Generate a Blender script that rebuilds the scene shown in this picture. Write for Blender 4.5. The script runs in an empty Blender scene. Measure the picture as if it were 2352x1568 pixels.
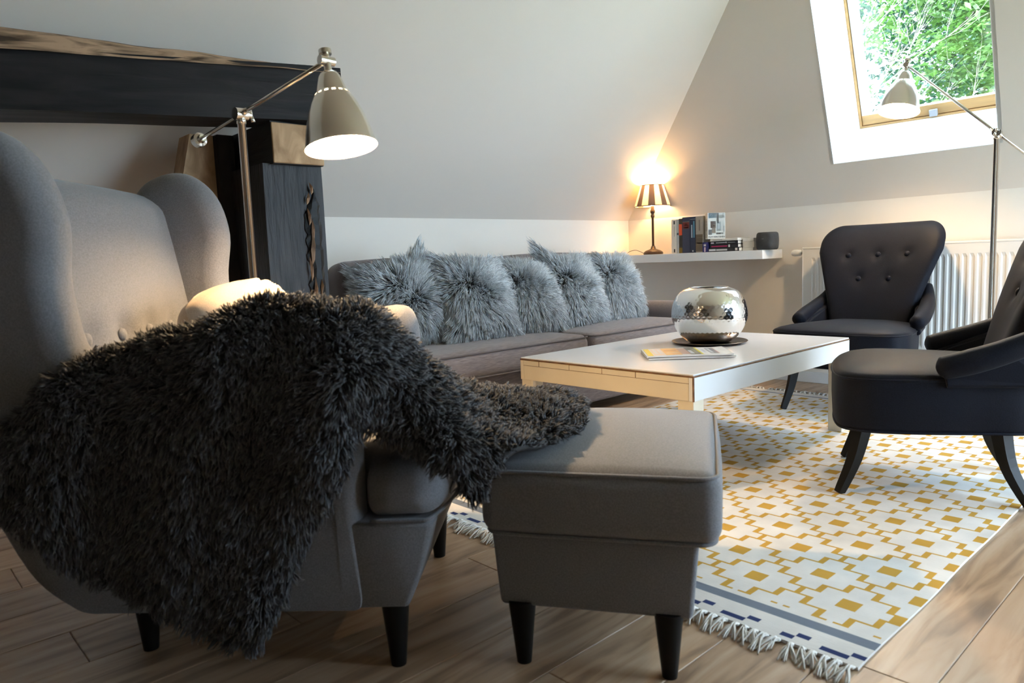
import bpy, math, random
import numpy as np
from mathutils import Vector, Matrix, noise as mnoise
from mathutils.kdtree import KDTree

PI = math.pi
rng = np.random.default_rng(7)
random.seed(7)
scene = bpy.context.scene
COL = scene.collection

# ------------------------------------------------------------------ camera
CAM_H = 0.85
cam_d = bpy.data.cameras.new('camera'); cam = bpy.data.objects.new('camera', cam_d); COL.objects.link(cam)
cam_d.sensor_width = 36.0; cam_d.sensor_fit = 'HORIZONTAL'; cam_d.lens = 1660.156 * 36.0 / 2352.0
yaw, pitch, roll = math.radians(47.3675), math.radians(6.3448), math.radians(2.2737)
fw = np.array([math.cos(yaw)*math.cos(pitch), math.sin(yaw)*math.cos(pitch), -math.sin(pitch)])
rt = np.array([math.sin(yaw), -math.cos(yaw), 0.0]); dn = np.cross(fw, rt)
r2 = math.cos(roll)*rt + math.sin(roll)*dn; d2 = -math.sin(roll)*rt + math.cos(roll)*dn
cam.matrix_world = Matrix(((r2[0], -d2[0], -fw[0], 0), (r2[1], -d2[1], -fw[1], 0), (r2[2], -d2[2], -fw[2], CAM_H), (0, 0, 0, 1)))
cam_d.clip_start = 0.02; cam_d.clip_end = 200
cam_d.dof.use_dof = True; cam_d.dof.focus_distance = 3.5; cam_d.dof.aperture_fstop = 5.0
scene.camera = cam

# ------------------------------------------------------------------ view, world, sun
scene.view_settings.view_transform = 'Standard'
try: scene.view_settings.look = 'None'
except Exception: pass
scene.view_settings.gamma = 1.0; scene.view_settings.use_curve_mapping = False
scene.view_settings.exposure = 1.0
world = bpy.data.worlds.new('sky'); scene.world = world; world.use_nodes = True
wn = world.node_tree.nodes; wl = world.node_tree.links
SKY_STRENGTH = 14.0
bg = wn['Background']
sky = wn.new('ShaderNodeTexSky'); sky.sky_type = 'HOSEK_WILKIE'; sky.turbidity = 4.0; sky.ground_albedo = 0.4
sky.sun_direction = Vector((-0.55, -0.35, 0.75)).normalized()
mixw = wn.new('ShaderNodeMix'); mixw.data_type = 'RGBA'; mixw.inputs[0].default_value = 0.6
mixw.inputs[7].default_value = (0.60, 0.78, 1.0, 1)
wl.new(sky.outputs[0], mixw.inputs[6]); wl.new(mixw.outputs[2], bg.inputs[0]); bg.inputs[1].default_value = SKY_STRENGTH
sun_d = bpy.data.lights.new('sun', 'SUN'); sun_d.energy = 6.0; sun_d.angle = 0.01; sun_d.color = (1.0, 0.95, 0.86)
sun = bpy.data.objects.new('sun', sun_d); COL.objects.link(sun)
sun.rotation_euler = Vector((0.55, 0.35, -0.75)).to_track_quat('-Z', 'Y').to_euler()
LAMP_L, LAMP_R, LAMP_T = 28.0, 20.0, 7.5        # watts of the three bulbs
WARM = (1.0, 0.68, 0.36)

# ------------------------------------------------------------------ materials
def new_mat(name):
    m = bpy.data.materials.new(name); m.use_nodes = True
    return m, m.node_tree.nodes, m.node_tree.links, m.node_tree.nodes['Principled BSDF']

def mat(name, col, rough=0.6, metal=0.0, var=0.0, scale=8.0, stretch=(1, 1, 1), bump=0.0, bscale=60.0, bdist=0.002,
        spec=0.5, sheen=0.0, col2=None, trans=0.0, objrand=0.0, coat=0.0):
    m, n, l, b = new_mat(name)
    b.inputs['Base Color'].default_value = (*col, 1); b.inputs['Roughness'].default_value = rough
    b.inputs['Metallic'].default_value = metal; b.inputs['Specular IOR Level'].default_value = spec
    if sheen: b.inputs['Sheen Weight'].default_value = sheen; b.inputs['Sheen Roughness'].default_value = 0.4
    if trans: b.inputs['Transmission Weight'].default_value = trans
    if coat: b.inputs['Coat Weight'].default_value = coat; b.inputs['Coat Roughness'].default_value = 0.15
    if var or bump or col2 or objrand:
        tc = n.new('ShaderNodeTexCoord'); mp = n.new('ShaderNodeMapping'); mp.inputs['Scale'].default_value = stretch
        l.new(tc.outputs['Object'], mp.inputs[0])
    if var or col2:
        nz = n.new('ShaderNodeTexNoise'); nz.inputs['Scale'].default_value = scale; nz.inputs['Detail'].default_value = 6
        l.new(mp.outputs[0], nz.inputs[0])
        rp = n.new('ShaderNodeValToRGB')
        c2 = col2 if col2 else tuple(max(0, c*(1-var)) for c in col)
        c1 = col if col2 else tuple(min(1, c*(1+var)) for c in col)
        rp.color_ramp.elements[0].color = (*c2, 1); rp.color_ramp.elements[1].color = (*c1, 1)
        rp.color_ramp.elements[0].position = 0.35; rp.color_ramp.elements[1].position = 0.65
        l.new(nz.outputs[0], rp.inputs[0]); l.new(rp.outputs[0], b.inputs['Base Color'])
    if bump:
        nb = n.new('ShaderNodeTexNoise'); nb.inputs['Scale'].default_value = bscale; nb.inputs['Detail'].default_value = 4
        l.new(mp.outputs[0], nb.inputs[0])
        bp = n.new('ShaderNodeBump'); bp.inputs['Strength'].default_value = bump; bp.inputs['Distance'].default_value = bdist
        l.new(nb.outputs[0], bp.inputs['Height']); l.new(bp.outputs[0], b.inputs['Normal'])
    return m

def emit_mat(name, col, strength):
    m, n, l, b = new_mat(name)
    b.inputs['Base Color'].default_value = (*col, 1); b.inputs['Emission Color'].default_value = (*col, 1)
    b.inputs['Emission Strength'].default_value = strength
    return m

def plank_mat():
    m, n, l, b = new_mat('oak_laminate')
    geo = n.new('ShaderNodeNewGeometry'); oi = n.new('ShaderNodeObjectInfo')
    off = n.new('ShaderNodeVectorMath'); off.operation = 'SCALE'; off.inputs[0].default_value = (13.7, 5.3, 0)
    l.new(oi.outputs['Random'], off.inputs['Scale'])
    add = n.new('ShaderNodeVectorMath'); add.operation = 'ADD'; l.new(geo.outputs['Position'], add.inputs[0]); l.new(off.outputs[0], add.inputs[1])
    mp = n.new('ShaderNodeMapping'); mp.inputs['Scale'].default_value = (1.1, 9.0, 1.0); l.new(add.outputs[0], mp.inputs[0])
    nz = n.new('ShaderNodeTexNoise'); nz.inputs['Scale'].default_value = 2.2; nz.inputs['Detail'].default_value = 7; nz.inputs['Distortion'].default_value = 1.1
    l.new(mp.outputs[0], nz.inputs[0])
    rp = n.new('ShaderNodeValToRGB'); e = rp.color_ramp.elements
    e[0].position = 0.30; e[0].color = (0.24, 0.15, 0.09, 1); e[1].position = 0.72; e[1].color = (0.56, 0.41, 0.28, 1)
    mid = e.new(0.48); mid.color = (0.44, 0.285, 0.17, 1)
    l.new(nz.outputs[0], rp.inputs[0])
    # knots
    mp2 = n.new('ShaderNodeMapping'); mp2.inputs['Scale'].default_value = (1.3, 3.2, 1.0); l.new(add.outputs[0], mp2.inputs[0])
    vo = n.new('ShaderNodeTexVoronoi'); vo.inputs['Scale'].default_value = 1.1; l.new(mp2.outputs[0], vo.inputs[0])
    kr = n.new('ShaderNodeMapRange'); kr.inputs[1].default_value = 0.02; kr.inputs[2].default_value = 0.10; kr.inputs[3].default_value = 0.75; kr.inputs[4].default_value = 0.0
    l.new(vo.outputs['Distance'], kr.inputs[0])
    mx = n.new('ShaderNodeMix'); mx.data_type = 'RGBA'; l.new(kr.outputs[0], mx.inputs[0]); l.new(rp.outputs[0], mx.inputs[6]); mx.inputs[7].default_value = (0.15, 0.085, 0.045, 1)
    hs = n.new('ShaderNodeHueSaturation'); vr = n.new('ShaderNodeMapRange'); vr.inputs[3].default_value = 0.85; vr.inputs[4].default_value = 1.15
    l.new(oi.outputs['Random'], vr.inputs[0]); l.new(vr.outputs[0], hs.inputs['Value']); l.new(mx.outputs[2], hs.inputs['Color'])
    l.new(hs.outputs[0], b.inputs['Base Color']); b.inputs['Roughness'].default_value = 0.38
    bp = n.new('ShaderNodeBump'); bp.inputs['Strength'].default_value = 0.15; bp.inputs['Distance'].default_value = 0.001
    l.new(nz.outputs[0], bp.inputs['Height']); l.new(bp.outputs[0], b.inputs['Normal'])
    return m

def fur_mat(name, root, mid, tip, rough=0.55):
    m, n, l, b = new_mat(name)
    at = n.new('ShaderNodeAttribute'); at.attribute_name = 'along'
    ar = n.new('ShaderNodeAttribute'); ar.attribute_name = 'strand'
    rp = n.new('ShaderNodeValToRGB'); e = rp.color_ramp.elements
    e[0].color = (*root, 1); e[1].color = (*tip, 1); x = e.new(0.45); x.color = (*mid, 1)
    l.new(at.outputs['Fac'], rp.inputs[0])
    hs = n.new('ShaderNodeHueSaturation'); vr = n.new('ShaderNodeMapRange'); vr.inputs[3].default_value = 0.65; vr.inputs[4].default_value = 1.3
    l.new(ar.outputs['Fac'], vr.inputs[0]); l.new(vr.outputs[0], hs.inputs['Value']); l.new(rp.outputs[0], hs.inputs['Color'])
    l.new(hs.outputs[0], b.inputs['Base Color']); b.inputs['Roughness'].default_value = rough
    b.inputs['Specular IOR Level'].default_value = 0.3
    b.inputs['Sheen Weight'].default_value = 0.15
    return m

def weave_mat(name, c1, c2, scale=260.0, rough=0.85, sheen=0.25, stretch=(1, 1, 1), bump=0.35, spec=0.25):
    m, n, l, b = new_mat(name)
    tc = n.new('ShaderNodeTexCoord'); mp = n.new('ShaderNodeMapping'); mp.inputs['Scale'].default_value = stretch
    l.new(tc.outputs['Object'], mp.inputs[0])
    nz = n.new('ShaderNodeTexNoise'); nz.inputs['Scale'].default_value = scale; nz.inputs['Detail'].default_value = 3
    l.new(mp.outputs[0], nz.inputs[0])
    rp = n.new('ShaderNodeValToRGB'); rp.color_ramp.elements[0].position = 0.35; rp.color_ramp.elements[1].position = 0.65
    rp.color_ramp.elements[0].color = (*c1, 1); rp.color_ramp.elements[1].color = (*c2, 1)
    l.new(nz.outputs[0], rp.inputs[0]); l.new(rp.outputs[0], b.inputs['Base Color'])
    b.inputs['Roughness'].default_value = rough; b.inputs['Specular IOR Level'].default_value = spec
    b.inputs['Sheen Weight'].default_value = sheen; b.inputs['Sheen Roughness'].default_value = 0.5
    bp = n.new('ShaderNodeBump'); bp.inputs['Strength'].default_value = bump; bp.inputs['Distance'].default_value = 0.001
    l.new(nz.outputs[0], bp.inputs['Height']); l.new(bp.outputs[0], b.inputs['Normal'])
    return m

def timber_mat(name, dark, light, lo=0.45, hi=0.75, stretch=(1.2, 9, 9), rough=0.6):
    m, n, l, b = new_mat(name)
    tc = n.new('ShaderNodeTexCoord'); mp = n.new('ShaderNodeMapping'); mp.inputs['Scale'].default_value = stretch
    l.new(tc.outputs['Object'], mp.inputs[0])
    nz = n.new('ShaderNodeTexNoise'); nz.inputs['Scale'].default_value = 2.6; nz.inputs['Detail'].default_value = 8; nz.inputs['Distortion'].default_value = 0.6
    l.new(mp.outputs[0], nz.inputs[0])
    rp = n.new('ShaderNodeValToRGB'); e = rp.color_ramp.elements
    e[0].position = lo; e[0].color = (*dark, 1); e[1].position = hi; e[1].color = (*light, 1)
    l.new(nz.outputs[0], rp.inputs[0]); l.new(rp.outputs[0], b.inputs['Base Color']); b.inputs['Roughness'].default_value = rough; b.inputs['Specular IOR Level'].default_value = 0.25
    bp = n.new('ShaderNodeBump'); bp.inputs['Strength'].default_value = 0.6; bp.inputs['Distance'].default_value = 0.006
    l.new(nz.outputs[0], bp.inputs['Height']); l.new(bp.outputs[0], b.inputs['Normal'])
    return m

def hammered_mat():
    m, n, l, b = new_mat('hammered_silver')
    b.inputs['Base Color'].default_value = (0.86, 0.85, 0.84, 1); b.inputs['Metallic'].default_value = 1.0; b.inputs['Roughness'].default_value = 0.14
    return m

M = dict(
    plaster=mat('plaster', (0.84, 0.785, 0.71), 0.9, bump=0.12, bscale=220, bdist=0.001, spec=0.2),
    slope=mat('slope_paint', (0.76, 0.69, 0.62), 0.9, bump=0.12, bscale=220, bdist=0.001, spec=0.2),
    white=mat('white_lacquer', (0.82, 0.82, 0.81), 0.35),
    lining=mat('lining_white', (0.88, 0.88, 0.88), 0.6),
    pine=mat('pine_wood', (0.62, 0.36, 0.14), 0.45, var=0.15, scale=3, stretch=(8, 1, 8)),
    plank=plank_mat(),
    subfloor=mat('subfloor', (0.10, 0.06, 0.035), 0.9),
    beam=timber_mat('dark_timber', (0.008, 0.0075, 0.009), (0.030, 0.026, 0.026), 0.35, 0.8),
    beam_v=timber_mat('dark_timber_post', (0.008, 0.007, 0.008), (0.028, 0.024, 0.024), 0.35, 0.8, stretch=(9, 9, 1.2)),
    bark=timber_mat('bark_edge', (0.06, 0.038, 0.024), (0.50, 0.33, 0.21), 0.38, 0.56, stretch=(2, 11, 11)),
    rawwood=timber_mat('raw_wood', (0.30, 0.175, 0.085), (0.56, 0.37, 0.21), 0.35, 0.7, stretch=(6, 6, 3)),
    scar=timber_mat('torn_wood', (0.12, 0.075, 0.05), (0.48, 0.31, 0.20), 0.35, 0.65, stretch=(12, 12, 3)),
    grey_fab=weave_mat('grey_upholstery', (0.150, 0.150, 0.160), (0.210, 0.209, 0.222), 320),
    sofa_fab=weave_mat('sofa_linen', (0.135, 0.110, 0.112), (0.235, 0.200, 0.198), 70, stretch=(0.35, 4, 7), bump=0.25),
    piping_dark=mat('sofa_piping', (0.12, 0.10, 0.10), 0.85),
    black_fab=weave_mat('black_velvet', (0.003, 0.0038, 0.0085), (0.006, 0.0075, 0.014), 240, sheen=0.03, rough=0.6, spec=0.12),
    black_wood=mat('black_wood', (0.005, 0.0045, 0.004), 0.45, spec=0.2),
    fur_dark=fur_mat('charcoal_fur', (0.009, 0.009, 0.010), (0.052, 0.054, 0.061), (0.120, 0.122, 0.132)),
    hide_dark=mat('charcoal_hide', (0.022, 0.021, 0.021), 0.9),
    fur_light=fur_mat('silver_fur', (0.08, 0.09, 0.10), (0.54, 0.60, 0.64), (0.78, 0.81, 0.83)),
    hide_light=mat('silver_hide', (0.30, 0.31, 0.32), 0.9),
    beige=weave_mat('beige_cotton', (0.50, 0.40, 0.31), (0.57, 0.46, 0.36), 300, sheen=0.05),
    nickel=mat('brushed_nickel', (0.70, 0.67, 0.62), 0.2, metal=1.0),
    shade_in=mat('shade_inside_white', (0.9, 0.89, 0.86), 0.5),
    bulb=emit_mat('bulb_glow', (1.0, 0.78, 0.50), 25.0),
    bronze=mat('bronze_base', (0.055, 0.035, 0.025), 0.4, metal=0.4),
    stripe_l=mat('shade_cream', (0.80, 0.68, 0.45), 0.8),
    stripe_d=mat('shade_taupe', (0.20, 0.13, 0.10), 0.8),
    trimd=mat('shade_trim', (0.05, 0.035, 0.03), 0.7),
    cable=mat('dark_cable', (0.04, 0.03, 0.025), 0.5),
    speaker=mat('speaker_cloth', (0.035, 0.037, 0.040), 0.85, var=0.25, scale=18, bump=0.4, bscale=500),
    steel_w=mat('radiator_enamel', (0.80, 0.79, 0.765), 0.3),
    slot=mat('grille_dark', (0.25, 0.24, 0.23), 0.6),
    tabletop=mat('white_table_top', (0.80, 0.80, 0.82), 0.22, var=0.02, scale=4),
    tableside=mat('cream_table_side', (0.74, 0.655, 0.50), 0.42, var=0.05, scale=5, bump=0.1, bscale=30),
    worn=mat('worn_brown_edge', (0.16, 0.075, 0.03), 0.6, var=0.4, scale=30),
    silver=hammered_mat(),
    plate=mat('bronze_plate', (0.20, 0.155, 0.125), 0.22, metal=1.0),
    glass=None,
)
def glass_mat():
    m, n, l, b = new_mat('window_glass')
    n.remove(b); out = n['Material Output']
    t = n.new('ShaderNodeBsdfTransparent'); t.inputs[0].default_value = (0.97, 0.985, 0.98, 1)
    g = n.new('ShaderNodeBsdfGlossy'); g.inputs['Roughness'].default_value = 0.02
    mx = n.new('ShaderNodeMixShader'); mx.inputs[0].default_value = 0.05
    l.new(t.outputs[0], mx.inputs[1]); l.new(g.outputs[0], mx.inputs[2]); l.new(mx.outputs[0], out.inputs[0])
    return m
M['glass'] = glass_mat()
def shade_mat(name, col, tr):
    m, n, l, b = new_mat(name); out = n['Material Output']
    b.inputs['Base Color'].default_value = (*col, 1); b.inputs['Roughness'].default_value = 0.9
    t = n.new('ShaderNodeBsdfTranslucent'); t.inputs[0].default_value = (*col, 1)
    mx = n.new('ShaderNodeMixShader'); mx.inputs[0].default_value = tr
    l.new(b.outputs[0], mx.inputs[1]); l.new(t.outputs[0], mx.inputs[2]); l.new(mx.outputs[0], out.inputs[0])
    return m
M['stripe_l'] = shade_mat('shade_cream', (0.80, 0.66, 0.42), 0.16)
M['stripe_d'] = shade_mat('shade_taupe', (0.13, 0.085, 0.065), 0.06)
_flat = {}
def flat(col, rough=0.6):
    k = (tuple(round(c, 3) for c in col), rough)
    if k not in _flat: _flat[k] = mat('print_%d' % len(_flat), col, rough)
    return _flat[k]

# ------------------------------------------------------------------ mesh helpers
class MB:
    def __init__(s): s.v = []; s.f = []; s.mi = []
    def add(s, vs, fs, mi=0):
        o = len(s.v); s.v.extend([tuple(map(float, p)) for p in vs]); s.f.extend([tuple(i+o for i in f) for f in fs]); s.mi.extend([mi]*len(fs)); return s
    def box(s, a, b, mi=0):
        x0, y0, z0 = a; x1, y1, z1 = b
        return s.add([(x0,y0,z0),(x1,y0,z0),(x1,y1,z0),(x0,y1,z0),(x0,y0,z1),(x1,y0,z1),(x1,y1,z1),(x0,y1,z1)],
                     [(0,3,2,1),(4,5,6,7),(0,1,5,4),(1,2,6,5),(2,3,7,6),(3,0,4,7)], mi)
    def bbox(s, a, b, r=0.004, mi=0):
        a = np.array(a, float); b = np.array(b, float); v, f = rbox_vf(b-a, min(r, 0.45*min(b-a)), 1)
        return s.add(v + (a+b)/2, f, mi)
    def tube(s, path, rad, sides=10, closed=False, mi=0, cap=True):
        P = np.array(path, float); n = len(P); rad = np.broadcast_to(np.array(rad, float), (n,))
        T = np.zeros_like(P)
        for i in range(n):
            a = P[(i+1) % n] if (closed or i < n-1) else P[i]; b = P[i-1] if (closed or i > 0) else P[i]
            d = a-b; T[i] = d/(np.linalg.norm(d)+1e-12)
        up = np.array([0, 0, 1.0]) if abs(T[0][2]) < 0.9 else np.array([1.0, 0, 0])
        N = np.cross(T[0], up); N /= np.linalg.norm(N); vs = []
        for i in range(n):
            N = N - T[i]*np.dot(N, T[i]); N /= np.linalg.norm(N)+1e-12; Bn = np.cross(T[i], N)
            for k in range(sides):
                a = 2*PI*k/sides; vs.append(P[i] + rad[i]*(math.cos(a)*N + math.sin(a)*Bn))
        fs = []
        for i in range(n if closed else n-1):
            j = (i+1) % n
            for k in range(sides):
                k2 = (k+1) % sides; fs.append((i*sides+k, i*sides+k2, j*sides+k2, j*sides+k))
        if cap and not closed:
            fs.append(tuple(range(sides-1, -1, -1))); fs.append(tuple((n-1)*sides+k for k in range(sides)))
        return s.add(vs, fs, mi)
    def lathe(s, prof, seg=32, c=(0, 0, 0), mi=0, skip=None, mat4=None):
        vs = []; fs = []; n = len(prof)
        for r, z in prof:
            for k in range(seg):
                a = 2*PI*k/seg; vs.append((r*math.cos(a), r*math.sin(a), z))
        for i in range(n-1):
            for k in range(seg):
                if skip and skip(i, k): continue
                k2 = (k+1) % seg; fs.append((i*seg+k, i*seg+k2, (i+1)*seg+k2, (i+1)*seg+k))
        vs = np.array(vs)
        if mat4 is not None: vs = np.array([tuple(mat4 @ Vector(p)) for p in vs])
        return s.add(vs + np.array(c), fs, mi)
    def prism(s, poly, axis, a, b, mi=0):
        # poly 2D points; axis = extrusion axis
        n = len(poly); vs = []
        for t in (a, b):
            for p, q in poly:
                vs.append({'x': (t, p, q), 'y': (p, t, q), 'z': (p, q, t)}[axis])
        fs = [tuple(range(n-1, -1, -1)), tuple(range(n, 2*n))] + [(i, (i+1) % n, n+(i+1) % n, n+i) for i in range(n)]
        return s.add(vs, fs, mi)
    def mesh(s, name, mats, smooth=False):
        me = bpy.data.meshes.new(name); me.from_pydata(s.v, [], s.f); me.update()
        for m in (mats if isinstance(mats, (list, tuple)) else [mats]): me.materials.append(m)
        if any(s.mi): me.polygons.foreach_set('material_index', s.mi)
        if smooth: me.polygons.foreach_set('use_smooth', [True]*len(me.polygons))
        return me

def rbox_vf(size, r, n=3, mid=1):
    h = np.array(size, float)/2; axes = []
    for k in range(3):
        e = [-h[k] + r*(1-math.cos(t*PI/2/n)) if False else -h[k] + r*t/n for t in range(n)] + [-h[k]+r]
        m_ = [(-h[k]+r) + (2*h[k]-2*r)*t/(mid+1) for t in range(1, mid+1)] if mid else []
        axes.append(np.array(e + m_ + [-x for x in reversed(e)]))
    vs = {}; V = []; F = []
    def vid(p):
        key = tuple(np.round(p, 6))
        if key not in vs: vs[key] = len(V); V.append(p)
        return vs[key]
    for k in range(3):
        i, j = [(1, 2), (2, 0), (0, 1)][k]
        for sgn in (-1, 1):
            for a in range(len(axes[i])-1):
                for b in range(len(axes[j])-1):
                    q = []
                    for (aa, bb) in ((a, b), (a+1, b), (a+1, b+1), (a, b+1)):
                        p = np.zeros(3); p[k] = sgn*h[k]; p[i] = axes[i][aa]; p[j] = axes[j][bb]; q.append(vid(p))
                    F.append(tuple(q if sgn > 0 else q[::-1]))
    V = np.array(V); inner = np.clip(V, -(h-r), h-r); d = V-inner; L = np.linalg.norm(d, axis=1, keepdims=True)
    V = inner + np.where(L > 1e-9, d/np.maximum(L, 1e-9)*r, 0)
    return V, F

def cushion_vf(size, r, n=4, mid=9, crown=(0, 0, 0), crown_bottom=True):
    V, F = rbox_vf(size, r, n, mid); h = np.array(size)/2
    u = np.clip(V/h, -1, 1); W = V.copy()
    for k in range(3):
        i, j = [a for a in range(3) if a != k]
        g = crown[k]*(1-u[:, i]**2)*(1-u[:, j]**2)*u[:, k]
        if not crown_bottom and k == 2: g = np.where(u[:, 2] > 0, g, 0)
        W[:, k] += g
    return W, F

def catmull(pts, n, closed=False):
    P = np.array(pts, float); m = len(P); out = []
    segs = m if closed else m-1
    for i in range(segs):
        g = lambda k: P[k % m] if closed else P[min(max(k, 0), m-1)]
        p0, p1, p2, p3 = g(i-1), g(i), g(i+1), g(i+2)
        for t in np.linspace(0, 1, n, endpoint=False):
            out.append(0.5*((2*p1) + (-p0+p2)*t + (2*p0-5*p1+4*p2-p3)*t*t + (-p0+3*p1-3*p2+p3)*t**3))
    if not closed: out.append(P[-1])
    return np.array(out)

def slab_vf(profile, w, r, latfn, n=5, rfn=None):
    """rounded-edge slab: a closed (y,z) outline given thickness w across x; latfn(y,z) is its mid-plane x"""
    P = np.array(profile, float); N = len(P)
    t = np.roll(P, -1, 0)-np.roll(P, 1, 0); t /= np.linalg.norm(t, axis=1, keepdims=True)
    nrm = np.stack([t[:, 1], -t[:, 0]], 1)
    area = 0.5*np.sum(P[:, 0]*np.roll(P[:, 1], -1)-np.roll(P[:, 0], -1)*P[:, 1])
    if area < 0: nrm = -nrm
    sl = [(-w/2+r*(1-math.cos(a)), r*(1-math.sin(a))) for a in np.linspace(0, PI/2, n)]
    sl = sl + [(-x, i) for x, i in reversed(sl)]
    V = []; F = []
    rs = np.array([rfn(y_, z_) for y_, z_ in P])[:, None] if rfn else 1.0
    for x, ins in sl:
        Q = P-nrm*ins*rs
        for (y, z) in Q: V.append((latfn(y, z)+x, y, z))
    S = len(sl)
    for k in range(S-1):
        for i in range(N):
            j = (i+1) % N; F.append((k*N+i, (k+1)*N+i, (k+1)*N+j, k*N+j))
    F.append(tuple(range(N))); F.append(tuple((S-1)*N+i for i in range(N-1, -1, -1)))
    return V, F

def obj(name, mesh, parent=None, loc=None, rot=None):
    o = bpy.data.objects.new(name, mesh); COL.objects.link(o)
    if parent: o.parent = parent
    if loc is not None: o.location = loc
    if rot is not None: o.rotation_euler = rot
    return o
def part(name, mb, m, parent, smooth=False, label=None):
    o = obj(name, mb.mesh(name, m, smooth), parent)
    if label: o['label'] = label
    return o
def vf_part(name, vf, m, parent, smooth=True, label=None):
    return part(name, MB().add(*vf), m, parent, smooth, label)
def thing(name, label, cat, loc=(0, 0, 0), rz=0.0, group=None):
    o = bpy.data.objects.new(name, None); COL.objects.link(o); o.location = loc; o.rotation_euler = (0, 0, rz)
    o.empty_display_size = 0.1; o['label'] = label; o['category'] = cat
    if group: o['group'] = group
    return o
def tag(o, label, cat, group=None, kind=None):
    o['label'] = label; o['category'] = cat
    if group: o['group'] = group
    if kind: o['kind'] = kind
    return o
def struct(name, mb, m, smooth=False, label=None):
    o = obj(name, mb.mesh(name, m, smooth)); o['kind'] = 'structure'
    if label: o['label'] = label
    return o
def copy_tree(o, parent=None):
    c = o.copy(); COL.objects.link(c); c.parent = parent
    for ch in list(o.children): copy_tree(ch, c)
    return c
def shade_auto(o, ang=40):
    me = o.data; me.polygons.foreach_set('use_smooth', [True]*len(me.polygons)); me.update()
    try: me.set_sharp_from_angle(angle=math.radians(ang))
    except Exception: pass
    return o
def text_mesh(name, body, size, m, extrude=0.0003):
    cu = bpy.data.curves.new(name, 'FONT'); cu.body = body; cu.size = size; cu.align_x = 'CENTER'; cu.align_y = 'CENTER'; cu.extrude = extrude
    tmp = bpy.data.objects.new('tmp_text', cu); COL.objects.link(tmp)
    dg = bpy.context.evaluated_depsgraph_get(); me = bpy.data.meshes.new_from_object(tmp.evaluated_get(dg))
    COL.objects.unlink(tmp); bpy.data.objects.remove(tmp); bpy.data.curves.remove(cu)
    me.materials.clear(); me.materials.append(m); return me

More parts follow.
